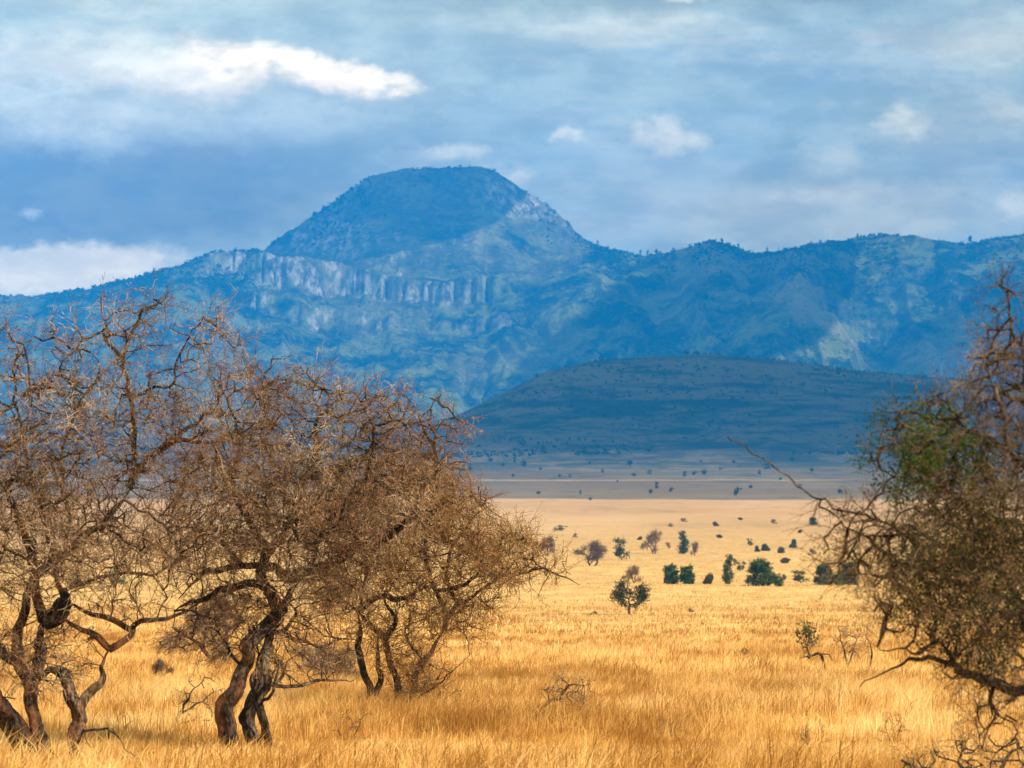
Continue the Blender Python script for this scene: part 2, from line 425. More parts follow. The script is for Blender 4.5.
rock = np.maximum(rock, band_rock)
dome_rock = isd * sstep(.50, .58, fbm(X / 60 + 3, Z / 170 + 2, 4, .6)) * (np.exp(-((pxs - 338) / 26) ** 2 - ((pys - 238) / 22) ** 2) + .8 * np.exp(-((pxs - 425) / 45) ** 2 - ((pys - 240) / 14) ** 2) + 1.3 * np.exp(-((pxs - 520) / 36) ** 2 - ((pys - 194) / 20) ** 2))
rock = np.clip(np.maximum(rock, dome_rock * 1.3), 0, 1)
big = fbm(X / 700 + 12, Y / 900 + 2, 4, .55)
bare = sstep(.50, .64, big) * (.35 + .65 * sstep(620, 800, pxs))
mesh_obj('mountain_range', np.stack([X, Y, Z], -1).reshape(-1, 3), grid_faces(len(my), len(mx)), mountain_mat(), smooth=False,
         attrs={'rock': rock.ravel(), 'bare': bare.ravel()})['kind'] = 'structure'

# ------------------------------------------------------------------ haze
def box(name, lo, hi, mat):
    v = np.array([[x, y, z] for x in (lo[0], hi[0]) for y in (lo[1], hi[1]) for z in (lo[2], hi[2])])
    f = np.array([[0, 1, 3, 2], [4, 6, 7, 5], [0, 4, 5, 1], [2, 3, 7, 6], [0, 2, 6, 4], [1, 5, 7, 3]])
    return mesh_obj(name, v, f, mat)
hm = bpy.data.materials.new('haze_air'); hm.use_nodes = True; hm.node_tree.nodes.clear()
pv = hm.node_tree.nodes.new('ShaderNodeVolumePrincipled'); ou = hm.node_tree.nodes.new('ShaderNodeOutputMaterial')
pv.inputs['Color'].default_value = (.004, .31, 1.0, 1); pv.inputs['Density'].default_value = 1.0e-4; pv.inputs['Anisotropy'].default_value = -0.42
hm.node_tree.links.new(pv.outputs[0], ou.inputs['Volume'])
tag(box('haze', (-11500, -400, -80), (11500, 15260, 1600), hm), kind='stuff')

# ------------------------------------------------------------------ clouds overhead that throw the big shadows
def cloud_mesh(name, poly_c, rx, ry, thick, seed, mat):
    """one flat based cumulus: lumpy closed body"""
    nu, nv = 96, 40
    th = np.linspace(0, 2 * np.pi, nu, endpoint=False); ph = np.linspace(-np.pi / 2, np.pi / 2, nv)
    TH, PH = np.meshgrid(th, ph)
    x = np.cos(TH) * np.cos(PH); y = np.sin(TH) * np.cos(PH); z = np.sin(PH)
    sx = np.sign(x) * np.abs(x) ** .8; sy = np.sign(y) * np.abs(y) ** .8
    r = 1 + .22 * (fbm(x * 2.5 + seed, y * 2.5 + z + seed, 4) - .5)
    Z = np.where(z > 0, z, z * .25) * thick * (1 + .9 * (fbm(x * 5 + seed, y * 5, 4) - .4))
    v = np.stack([sx * r * rx + poly_c[0], sy * r * ry + poly_c[1], Z + poly_c[2]], -1).reshape(-1, 3)
    i = np.arange(nv - 1)[:, None] * nu; j = np.arange(nu)[None, :]
    a = (i + j).ravel(); b2 = (i + (j + 1) % nu).ravel()
    o = mesh_obj(name, v, np.stack([a, b2, b2 + nu, a + nu], 1), mat, smooth=True)
    return o
cm, ct, cb = new_mat('cloud_white'); cb.inputs['Base Color'].default_value = (.85, .85, .87, 1); cb.inputs['Roughness'].default_value = 1
def shadow_cloud(x0, x1, y0, y1, alt, ground_z, seed, label):
    """cloud whose shadow lies over x0..x1, y0..y1 on ground of height ground_z"""
    k = (alt - ground_z) / SUN[2]
    c = ((x0 + x1) / 2 + SUN[0] * k, (y0 + y1) / 2 + SUN[1] * k, alt)
    o = cloud_mesh('cloud', c, (x1 - x0) / 2, (y1 - y0) / 2, 260, seed, cm)
    tag(o, label, 'cloud', 'clouds drifting over the plain')
shadow_cloud(-3600, 4200, 3130, 8300, 2600, -50, 3.0, 'broad cloud overhead shading the dark hill and the far plain')
shadow_cloud(-3000, 3300, 1930, 2960, 2450, -50, 9.0, 'long narrow cloud overhead shading the near edge of the grey plain')
shadow_cloud(-1300, 0, 13200, 14800, 3100, 1200, 31.0, 'unseen cloud added overhead to shade the left side of the summit')  # added out of view only to darken the dome
shadow_cloud(350, 1500, 10200, 13600, 2900, 500, 14.0, 'cloud overhead shading the saddle right of the peak')
shadow_cloud(1900, 3300, 9800, 12800, 2950, 500, 21.0, 'cloud overhead shading the right end of the mountain ridge')

#@@TREES@@
# ------------------------------------------------------------------ woody plants
def tubes(P0, P1, R0, R1, sides):
    """separate tapered prisms for many segments at once"""
    P0 = np.asarray(P0, float); P1 = np.asarray(P1, float)
    D = P1 - P0; L = np.linalg.norm(D, axis=1, keepdims=True) + 1e-9; D = D / L
    ref = np.where(np.abs(D[:, 2:3]) > .9, np.array([[1., 0, 0]]), np.array([[0., 0, 1]]))
    A = np.cross(D, ref); A /= np.linalg.norm(A, axis=1, keepdims=True); B = np.cross(D, A)
    th = np.linspace(0, 2 * np.pi, sides, endpoint=False)
    ring = A[:, None, :] * np.cos(th)[None, :, None] + B[:, None, :] * np.sin(th)[None, :, None]
    V = np.concatenate([P0[:, None, :] + ring * np.asarray(R0)[:, None, None], P1[:, None, :] + ring * np.asarray(R1)[:, None, None]], 1)
    n = len(P0); base = (np.arange(n) * 2 * sides)[:, None]
    j = np.arange(sides)[None, :]; k = (j + 1) % sides
    Fc = np.stack([base + j, base + k, base + sides + k, base + sides + j], -1).reshape(-1, 4)
    return V.reshape(-1, 3), Fc
def sweep(pts, rad, sides, rough=.12, seed=0.0):
    """one continuous gnarled limb"""
    pts = np.asarray(pts, float); n = len(pts)
    T = np.gradient(pts, axis=0); T /= np.linalg.norm(T, axis=1, keepdims=True) + 1e-9
    A = np.cross(T[0], [0.3, 1, 0.1]); A /= np.linalg.norm(A); V = []
    th = np.linspace(0, 2 * np.pi, sides, endpoint=False)
    for i in range(n):
        A = A - T[i] * A.dot(T[i]); A /= np.linalg.norm(A) + 1e-9; B = np.cross(T[i], A)
        k = 1 + rough * 2 * (vnoise(np.cos(th) * 1.8 + seed, np.sin(th) * 1.8 + i * .13 + seed) - .5) + rough * .8 * np.sin(3 * th + i * .05 + seed)
        V.append(pts[i] + (A[None] * np.cos(th)[:, None] + B[None] * np.sin(th)[:, None]) * (rad[i] * k)[:, None])
    V.append((pts[0])[None]); V.append((pts[-1] + T[-1] * rad[-1])[None])
    V = np.concatenate(V); j = np.arange(sides); k = (j + 1) % sides
    Q = np.concatenate([np.stack([i * sides + j, i * sides + k, (i + 1) * sides + k, (i + 1) * sides + j], 1) for i in range(n - 1)])
    c0, c1 = n * sides, n * sides + 1
    Tt = np.concatenate([np.stack([k, j, np.full(sides, c0)], 1), np.stack([(n - 1) * sides + j, (n - 1) * sides + k, np.full(sides, c1)], 1)])
    return V, Q, Tt
def smooth_line(c, step):
    """Catmull-Rom through control rows (any number of columns), resampled"""
    c = np.asarray(c, float)
    if len(c) == 2: c = np.stack([c[0], (c[0] + c[1]) / 2, c[1]])
    e = np.concatenate([[2 * c[0] - c[1]], c, [2 * c[-1] - c[-2]]]); out = []
    for i in range(len(c) - 1):
        p0, p1, p2, p3 = e[i:i + 4]
        n = max(2, int(np.linalg.norm((p2 - p1)[:3]) / step) + 1)
        u = np.linspace(0, 1, n, endpoint=False)[:, None]
        out.append(.5 * (2 * p1 + (p2 - p0) * u + (2 * p0 - 5 * p1 + 4 * p2 - p3) * u ** 2 + (3 * p1 - p0 - 3 * p2 + p3) * u ** 3))
    out.append(c[-1:]); return np.concatenate(out)

def colonize(nodes, par, att, step, infl, kill, iters=120, bias=(0, 0, .05), rg=None):
    """space colonisation: grow branches from existing nodes to attraction points"""
    nodes = [tuple(p) for p in nodes]; par = list(par); att = np.asarray(att)
    bias = np.array(bias); kids = {}
    for _ in range(iters):
        if len(att) == 0: break
        kd = kdtree.KDTree(len(nodes))
        for i, p in enumerate(nodes): kd.insert(p, i)
        kd.balance()
        near = [kd.find(a) for a in att]
        idx = np.array([n[1] for n in near]); dist = np.array([n[2] for n in near])
        ok = dist < infl
        if not ok.any(): break
        N = np.array(nodes); grow = {}
        dirs = att - N[idx]; dirs /= np.linalg.norm(dirs, axis=1, keepdims=True) + 1e-9
        for i in np.nonzero(ok)[0]:
            g = grow.get(idx[i]); grow[idx[i]] = dirs[i] if g is None else g + dirs[i]
        added = 0; newp = []
        for i, g in grow.items():
            g = g / (np.linalg.norm(g) + 1e-9) + bias + rg.normal(0, .22, 3); g /= np.linalg.norm(g) + 1e-9
            if kids.get(i, 0) > 3: continue
            p = np.array(nodes[i]) + g * step
            kids[i] = kids.get(i, 0) + 1
            nodes.append(tuple(p)); par.append(int(i)); newp.append(p); added += 1
        if not added: break
        kd2 = kdtree.KDTree(len(newp))
        for i, p in enumerate(newp): kd2.insert(p, i)
        kd2.balance()
        keep = np.array([kd2.find(a)[2] > kill for a in att])
        att = att[keep & (dist > kill)]
    return np.array(nodes), np.array(par)

def twig_cloud(N, D, rg, per, length, r, sub=2, up=.15, spread=.75, lo=0, prob=1.0, clump=1.0):
    """zigzag twigs springing from nodes N along directions D; returns segment arrays and their tips"""
    sel = np.repeat(np.arange(len(N)), per)
    cn = fbm(N[:, 0] * 2.3 + 9 + N[:, 1] * .9, N[:, 2] * 3.1 + 7 - N[:, 1] * .7, 3, .6)
    pr = prob * (clump + (1 - clump) * sstep(.40, .56, cn)) if clump < 1 else np.full(len(N), prob)
    sel = sel[rg.random(len(sel)) < pr[sel]]
    P0 = N[sel] + rg.normal(0, .012, (len(sel), 3)); d = D[sel] + rg.normal(0, spread, (len(sel), 3)); d[:, 2] += up
    d /= np.linalg.norm(d, axis=1, keepdims=True)
    L = length * rg.uniform(.4, 1.25, len(sel))[:, None]; S0, S1, A0, A1, tips = [], [], [], [], []
    segs = 3
    p = P0; r0 = r * rg.uniform(.7, 1.2, len(sel))
    for s in range(segs):
        q = p + d * L / segs
        S0.append(p); S1.append(q); A0.append(r0 * (1 - .22 * s)); A1.append(r0 * (1 - .22 * (s + 1)))
        for _ in range(sub if s > 0 or sub > 2 else 1):
            m = rg.random(len(sel)) < .8
            e = d[m] + rg.normal(0, .95, (m.sum(), 3)); e /= np.linalg.norm(e, axis=1, keepdims=True)
            qq = q[m] + e * L[m] * rg.uniform(.2, .55, (m.sum(), 1))
            S0.append(q[m]); S1.append(qq); A0.append(r0[m] * .6); A1.append(r0[m] * .35); tips.append(qq)
        p = q; d = d + rg.normal(0, .26, d.shape); d /= np.linalg.norm(d, axis=1, keepdims=True)
    tips.append(p)
    return np.concatenate(S0), np.concatenate(S1), np.concatenate(A0), np.concatenate(A1), np.concatenate(tips)

def leaf_cards(pts, rg, size, per, scatter):
    p = np.repeat(pts, per, 0) + rg.normal(0, scatter, (len(pts) * per, 3)); n = len(p)
    a = rg.normal(0, 1, (n, 3)); a /= np.linalg.norm(a, axis=1, keepdims=True)
    b = np.cross(a, rg.normal(0, 1, (n, 3))); b /= np.linalg.norm(b, axis=1, keepdims=True)
    s = size * rg.uniform(.5, 1.3, (n, 1))
    V = np.stack([p - a * s, p + b * s * .45, p + a * s, p - b * s * .45], 1).reshape(-1, 3)
    return V, np.arange(n * 4).reshape(-1, 4)

M_bark = bark_mat('acacia_bark', (.016, .011, .008), (.085, .055, .036), (.27, .19, .125), warm=.16)
M_bark_r = bark_mat('acacia_bark_shaded', (.02, .014, .010), (.11, .075, .05), (.26, .18, .12))  # shaded bark copy: puts inner crown shade into the branch colour
M_twig = bark_mat('dry_twig', (.11, .058, .032), (.33, .185, .095), (.66, .48, .31), scale=.4)
M_twig_w = bark_mat('dry_twig_golden', (.13, .055, .020), (.34, .165, .05), (.56, .34, .13), scale=.4)
M_twig_g = bark_mat('grey_twig', (.07, .042, .027), (.21, .125, .078), (.42, .29, .19), scale=.4)
M_leafdark = leaf_mat('dark_green_leaf', (.014, .034, .008), (.11, .17, .030))
M_leafgreen = leaf_mat('fresh_green_leaf', (.016, .045, .006), (.055, .115, .016))
M_leafshade = leaf_mat('shaded_olive_leaf', (.012, .018, .007), (.060, .062, .022), .15)  # dark olive: puts crown shade into the colour; also plain dark foliage
M_leafolive = leaf_mat('olive_leaf', (.07, .065, .022), (.19, .14, .05))
M_leafdry = leaf_mat('dry_leaf', (.24, .13, .05), (.42, .25, .10))

def traced_tree(name, base_px, d, label, cat, group, limbs, vols, rg_seed, step=.12, twig=(3, .26, .0038), mat_b=None, mat_t=None, leaf=None, up=.15, wander=.25, per_att=1.0, clump=.30):
    """limbs: (part name, width px start, width px end, depth offset at the end, [(px, py)...]); vols: (px, py, rx, ry, depth offset, rd, count)"""
    rg = np.random.default_rng(rg_seed); mpp = d / F
    base = P(base_px[0], base_px[1], d); root = empty(name, base); tag(root, label, cat, group)
    nodes, par, nr = [], [], []
    for li, (pn, w0, w1, dz, pts) in enumerate(limbs):
        off0 = 0.0; link = -1
        if nodes:
            A = np.array(nodes); s = P(pts[0][0], pts[0][1], d)
            q = np.hypot(A[:, 0] * d / A[:, 1] - s[0], A[:, 2] * d / A[:, 1] - s[2])
            i = int(np.argmin(q))
            if q[i] < 14 * mpp: off0 = A[i, 1] - d; link = i
            elif pn == 'trunk': off0 = rg.uniform(-.2, .2)
        n = len(pts); rows = []
        for k, (px, py) in enumerate(pts):
            f = k / (n - 1); dd = d + off0 + dz * f + (rg.normal(0, wander * .35) if 0 < k else 0) * min(1, f * 2)
            rows.append(np.append(P(px, py, dd), (w0 + (w1 - w0) * f) * mpp / 2 * (.86 if d > 20 else .8)))
        if link >= 0: rows[0][:3] = nodes[link]
        R = smooth_line(rows, step * .5)
        pp = R[:, :3] + (np.stack([fbm(np.arange(len(R)) * .16 + li * 9 + a * 31, np.zeros(len(R)), 3) - .5 for a in range(3)], 1)) * .16 * np.minimum(1, np.arange(len(R)) / 6)[:, None]
        rr = np.maximum(R[:, 3], .004)
        tp = np.arange(len(R))[::-1] / 14.0
        if w1 < 7.1 or pn == 'limb': rr = np.maximum(rr * np.clip(tp + .25, .25, 1), .004)
        if pn == 'trunk' and link < 0: rr = rr * (1 + .12 * np.exp(-np.arange(len(R)) / 3.0))
        big = w0 * mpp > .06
        V, Q, Tt = sweep(pp, rr, 20 if big else 8, .26 if big else .14, li * 3.1)
        mesh_obj(pn, V - base, [Q, Tt], mat_b, root, smooth=True)
        st = 2; i0 = len(nodes)
        for k in range(0, len(pp), st):
            par.append(link if k == 0 else len(nodes) - 1); nodes.append(tuple(pp[k])); nr.append(rr[k])
    n0 = len(nodes)
    att = []
    for (px, py, rx, ry, do, rd, cnt) in vols:
        c = P(px, py, d + do); k = int(cnt * per_att)
        u = rg.normal(0, 1, (k, 3)); u /= np.linalg.norm(u, axis=1, keepdims=True); u *= rg.random((k, 1)) ** (1 / 2.4)
        att.append(c + u * np.array([rx * mpp, rd, ry * mpp]))
    N, Pn = colonize(nodes, par, np.concatenate(att), step, 1.6, step * 1.5, rg=rg, bias=(0, 0, .06))
    cnt = np.zeros(len(N)); cnt[:] = .0
    load = np.full(len(N), 1e-9); kids = np.zeros(len(N), int)
    for i in range(len(N) - 1, n0 - 1, -1):
        if kids[i] == 0: load[i] = .0062 ** 2.12
        if Pn[i] >= 0: load[Pn[i]] += load[i]; kids[Pn[i]] += 1
    r = load ** (1 / 2.12)
    i = np.arange(n0, len(N)); pi = Pn[i]
    D = N[i] - N[pi]; D /= np.linalg.norm(D, axis=1, keepdims=True) + 1e-9
    rp = np.where(pi >= n0, r[pi], r[i] * 1.1); rp = np.minimum(rp, .055); ri = np.minimum(r[i], .05)
    thick = ri > .011
    V1, F1 = tubes(N[pi[thick]], N[i[thick]] + D[thick] * ri[thick][:, None] * .6, rp[thick], ri[thick], 6)
    V2, F2 = tubes(N[pi[~thick]], N[i[~thick]], rp[~thick], ri[~thick], 4)
    per, ln, tr = twig
    S0, S1, A0, A1, tips = twig_cloud(N[i], D, rg, per, ln, tr, up=up, prob=.95, clump=clump)
    V3, F3 = tubes(S0, S1, A0, A1, 3)
    if thick.any():
        pass
    cr = mesh_obj('crown', np.concatenate([V1, V2, V3]) - base, [F1, F2 + len(V1), F3 + len(V1) + len(V2)], M_bark_r, root)
    cr.data.materials.append(mat_t)
    mi = np.ones(len(F1) + len(F2) + len(F3), np.int32); mi[:len(F1) + len(F2)] = 0; cr.data.polygons.foreach_set('material_index', mi)
    if leaf:
        for (lname, mt, size, per_l, scat, test) in leaf:
            tp = tips[test(tips, rg)]
            if len(tp):
                V, Fq = leaf_cards(tp, rg, size, per_l, scat); mesh_obj(lname, V - base, Fq, mt, root)
    return root

def clumpy(f, k=0.0):
    def g(T, rg):
        cn = fbm(T[:, 0] * 4.5 + 3, T[:, 2] * 5.5 + 1 + T[:, 1] * 2, 3, .6)
        return f(T, rg) & (rg.random(len(T)) < k + sstep(.44, .60, cn))
    return g
def in_px(cx, cy, rx, ry, p=1.0):
    def f(T, rg):
        px = T[:, 0] / T[:, 1] * F + 512; py = HOR - T[:, 2] / T[:, 1] * F
        return (((px - cx) / rx) ** 2 + ((py - cy) / ry) ** 2 < 1) & (rg.random(len(T)) < p)
    return f

GA = 'bare acacia trees in the foreground'
# left tree
dA = 27.0
traced_tree('acacia_tree', (60, 772), dA, 'bare brown acacia with several leaning reddish trunks at the left edge', 'tree', GA, [
    ('trunk', 25, 19, -.3, [(52, 778), (38, 758), (24, 738), (8, 716), (-8, 694), (-22, 668)]),
    ('trunk', 17, 9, .2, [(50, 778), (40, 742), (34, 722), (27, 700), (25, 676), (16, 660), (18, 638), (26, 614), (32, 592), (38, 574)]),
    ('trunk', 18, 11, .2, [(79, 778), (74, 742), (78, 712), (77, 700), (72, 685), (62, 670)]),
    ('trunk', 11, 7, .4, [(79, 705), (88, 690), (101, 675), (105, 660), (108, 648)]),
    ('limb', 8, 5, .3, [(108, 648), (120, 644), (128, 637), (129, 628), (145, 624), (160, 621), (180, 611), (200, 598)]),
    ('limb', 7, 8, -.1, [(106, 650), (95, 636), (80, 626), (66, 620), (50, 618)]),
    ('limb', 7, 7, -.2, [(128, 629), (112, 620), (95, 614), (80, 606), (68, 600)]),
    ('limb', 8, 9, .2, [(62, 670), (50, 668), (36, 676), (27, 682)]),
    ('limb', 12, 20, .2, [(27, 700), (36, 660), (42, 635), (48, 618)]),
    ('limb', 21, 12, .2, [(48, 618), (60, 614), (69, 602), (64, 588), (58, 575)]),
    ('limb', 12, 6, -.5, [(44, 612), (40, 590), (36, 560), (24, 530), (12, 500), (-8, 470)]),
    ('limb', 8, 6, .4, [(18, 640), (6, 655), (-12, 650)]),
    ('limb', 10, 6, -.7, [(16, 660), (0, 652), (-20, 640), (-45, 610), (-70, 570)]),
    ('limb', 10, 5, .2, [(38, 574), (55, 560), (78, 548), (100, 530), (120, 508), (136, 485)]),
    ('limb', 6, 2.2, .2, [(136, 485), (138, 461), (132, 437), (136, 402), (129, 387), (120, 363), (129, 339), (136, 318), (147, 306), (162, 297), (170, 285)]),
    ('limb', 5, 2, -.3, [(120, 363), (110, 345), (104, 325), (98, 305), (101, 288)]),
    ('limb', 4, 1.8, .3, [(135, 400), (150, 390), (170, 388), (178, 360), (190, 335), (215, 325)]),
    ('limb', 7, 3, .5, [(136, 480), (155, 452), (180, 443), (210, 440), (225, 432), (242, 428)]),
    ('limb', 5, 2.5, .5, [(160, 450), (176, 435), (194, 422), (210, 411), (224, 413), (238, 424)]),
    ('limb', 6, 2, -.4, [(58, 575), (52, 545), (36, 500), (30, 465), (18, 430), (14, 405), (28, 392)]),
    ('limb', 5, 2, .4, [(70, 552), (64, 510), (60, 470), (66, 425), (80, 400), (95, 375), (90, 350)]),
    ('limb', 5, 2, .8, [(64, 590), (90, 578), (120, 570), (150, 575), (175, 566), (200, 560)]),
    ('limb', 4, 2, -.6, [(36, 560), (10, 545), (-20, 520), (-50, 480)]),
], [(40, 490, 100, 70, 0, 1.7, 1500), (-50, 500, 80, 90, 0, 1.6, 500), (110, 440, 75, 60, 0, 1.2, 420), (70, 395, 95, 42, 0, 1.3, 220), (55, 555, 85, 52, 0, 1.3, 700),
    (150, 545, 75, 40, .3, 1.0, 330), (200, 440, 70, 55, .4, .9, 300), (135, 330, 45, 42, 0, .6, 95), (30, 345, 60, 28, 0, .8, 70), (205, 350, 50, 35, .2, .7, 60),
    (40, 650, 50, 50, .2, .8, 260), (120, 600, 60, 25, .2, .6, 60)],
    11, twig=(4, .32, .0046), mat_b=M_bark, mat_t=M_twig,
    leaf=[('dry_leaves', M_leafdry, .013, 2, .03, lambda T, rg: rg.random(len(T)) < .15)])

# middle tree
dB = 30.0
traced_tree('acacia_tree', (248, 758), dB, 'bare brown acacia with a thick twisted split trunk, between its two neighbours', 'tree', GA, [
    ('trunk', 21, 11, 0, [(237, 768), (236, 748), (233, 728), (228, 712), (236, 690), (243, 664), (249, 642), (266, 628), (279, 614), (272, 602), (264, 590)]),
    ('trunk', 18, 10, .15, [(256, 768), (252, 745), (249, 722), (254, 695), (259, 668), (262, 650), (270, 636)]),
    ('trunk', 10, 7, -.1, [(267, 768), (267, 745), (262, 720), (261, 701), (268, 684), (265, 666), (268, 646), (274, 630), (283, 616)]),
    ('trunk', 6, 4, .2, [(246, 768), (249, 735), (243, 715), (252, 698), (250, 680), (262, 664), (257, 645)]),
    ('trunk', 5, 3, -.2, [(262, 768), (256, 742), (268, 722), (259, 704), (272, 690), (276, 668), (268, 652)]),
    ('limb', 3.5, 2, -.2, [(233, 722), (224, 708), (222, 704)]),
    ('limb', 4, 2, .4, [(268, 684), (280, 676), (284, 662), (300, 652), (312, 655)]),
    ('limb', 4, 2, -.3, [(244, 664), (228, 650), (222, 632), (205, 620), (190, 622)]),
    ('limb', 12, 8, .1, [(279, 614), (284, 602), (288, 588), (284, 572)]),
    ('limb', 5, 3, -.3, [(274, 632), (292, 627), (298, 612), (288, 598), (280, 585)]),
    ('limb', 10, 4, .2, [(264, 592), (258, 580), (240, 582), (222, 586), (205, 596), (190, 604), (178, 612)]),
    ('limb', 9, 4, -.4, [(284, 568), (262, 562), (240, 566), (215, 570), (196, 580), (178, 600)]),
    ('limb', 11, 5, .1, [(264, 590), (262, 570), (270, 548), (286, 528), (292, 505), (305, 480), (318, 452), (316, 425), (330, 400)]),
    ('limb', 8, 3, -.5, [(270, 548), (256, 530), (242, 505), (236, 480), (242, 455), (238, 430), (228, 400)]),
    ('limb', 12, 6, .3, [(284, 572), (300, 572), (320, 566), (346, 553), (374, 541), (394, 529), (415, 515), (432, 509)]),
    ('limb', 6, 3, .1, [(415, 515), (420, 500), (432, 474), (433, 449), (426, 429), (418, 408)]),
    ('limb', 4.5, 3, .1, [(432, 474), (448, 467), (462, 464), (472, 463)]),
    ('limb', 4, 2, -.1, [(433, 449), (438, 432), (432, 415), (442, 395)]),
    ('limb', 5, 3, -.2, [(374, 541), (360, 536), (346, 542), (343, 556)]),
    ('limb', 6, 3, .6, [(305, 480), (330, 470), (355, 462), (372, 445), (395, 430), (410, 400)]),
    ('limb', 6, 3, -.5, [(288, 590), (310, 560), (330, 520), (350, 500), (366, 470), (370, 430), (360, 390)]),
    ('limb', 5, 2, .6, [(292, 505), (275, 470), (262, 440), (270, 405), (262, 380)]),
    ('limb', 4, 2, 1.0, [(283, 640), (310, 642), (330, 646), (350, 642)]),
    ('limb', 5, 3, 1.2, [(262, 690), (285, 686), (310, 680), (330, 676), (355, 678)]),
    ('limb', 6, 3, .2, [(240, 566), (222, 545), (200, 530), (175, 525), (160, 515)]),
    ('limb', 2.5, 1.5, -.9, [(257, 506), (272, 512), (288, 521), (298, 532), (305, 548)]),
], [(285, 495, 125, 68, 0, 1.8, 1900), (300, 415, 100, 42, 0, 1.4, 420), (375, 435, 75, 50, .2, 1.2, 360), (345, 510, 100, 55, 0, 1.5, 1000), (215, 550, 60, 42, 0, 1.1, 420), (270, 620, 60, 40, 0, .6, 170),
    (225, 620, 58, 40, .5, .8, 330), (320, 580, 60, 35, .2, 1.0, 320), (440, 440, 35, 45, 0, .6, 80), (300, 640, 55, 40, .9, .5, 150), (260, 375, 70, 22, 0, .9, 60), (300, 655, 60, 30, .8, .5, 150)],
    22, twig=(4, .32, .0048), mat_b=M_bark, mat_t=M_twig,
    leaf=[('dry_leaves', M_leafdry, .014, 2, .03, lambda T, rg: rg.random(len(T)) < .18)])

# third tree, farther
dC = 43.0
traced_tree('acacia_tree', (388, 690), dC, 'golden brown bare acacia with slim forking stems, right of the thick trunked one', 'tree', GA, [
    ('trunk', 8, 5, 0, [(372, 700), (371, 684), (364, 661), (360, 644), (360, 624), (352, 608)]),
    ('trunk', 8, 5, .2, [(398, 704), (397, 684), (389, 660), (382, 640), (370, 624), (358, 612), (345, 602)]),
    ('trunk', 7, 4, .1, [(381, 700), (380, 682), (376, 660), (379, 640), (384, 632)]),
    ('trunk', 9, 6, -.2, [(402, 718), (408, 700), (413, 684), (422, 660), (434, 645), (446, 631)]),
    ('limb', 6, 4, 0, [(383, 640), (392, 629), (393, 618), (388, 604), (392, 585)]),
    ('limb', 5.5, 3.5, -.2, [(446, 631), (444, 614), (438, 594), (430, 574), (424, 560), (426, 530), (431, 500), (436, 470)]),
    ('limb', 4.5, 2.5, -.3, [(438, 592), (462, 585), (476, 575), (500, 573), (525, 570), (545, 566), (562, 575), (580, 583)]),
    ('limb', 4.5, 2.5, .3, [(446, 620), (456, 603), (466, 598), (480, 590), (500, 578), (515, 560), (528, 540)]),
    ('limb', 8, 6, .1, [(355, 610), (372, 600), (395, 598), (418, 594), (430, 588)]),
    ('limb', 4, 3, .5, [(452, 604), (451, 590), (448, 570), (455, 545), (470, 520), (490, 505)]),
    ('limb', 3.5, 2.5, -.4, [(360, 612), (366, 580), (372, 550), (385, 520), (390, 490), (400, 470)]),
    ('limb', 3, 2, .4, [(422, 660), (410, 645), (405, 630), (415, 622), (430, 618)]),
    ('limb', 3, 1.5, -.5, [(408, 712), (430, 690), (450, 672), (468, 656)]),
], [(422, 518, 76, 58, 0, 2.2, 1400), (485, 556, 62, 36, 0, 1.8, 800), (400, 560, 70, 45, 0, 2.0, 800), (530, 568, 45, 18, 0, .9, 260), (440, 610, 55, 22, 0, 1.2, 260), (360, 520, 60, 60, .5, 1.8, 550),
    (420, 470, 55, 22, 0, 1.4, 180), (415, 680, 30, 42, -.2, .9, 280), (385, 635, 45, 35, 0, .8, 200), (455, 610, 45, 40, 0, 1.0, 200), (345, 590, 35, 28, 0, 1.2, 180)],
    33, step=.15, twig=(5, .38, .0062), mat_b=M_bark, mat_t=M_twig_w,
    leaf=[('dry_leaves', M_leafdry, .019, 2, .05, lambda T, rg: rg.random(len(T)) < .25)])

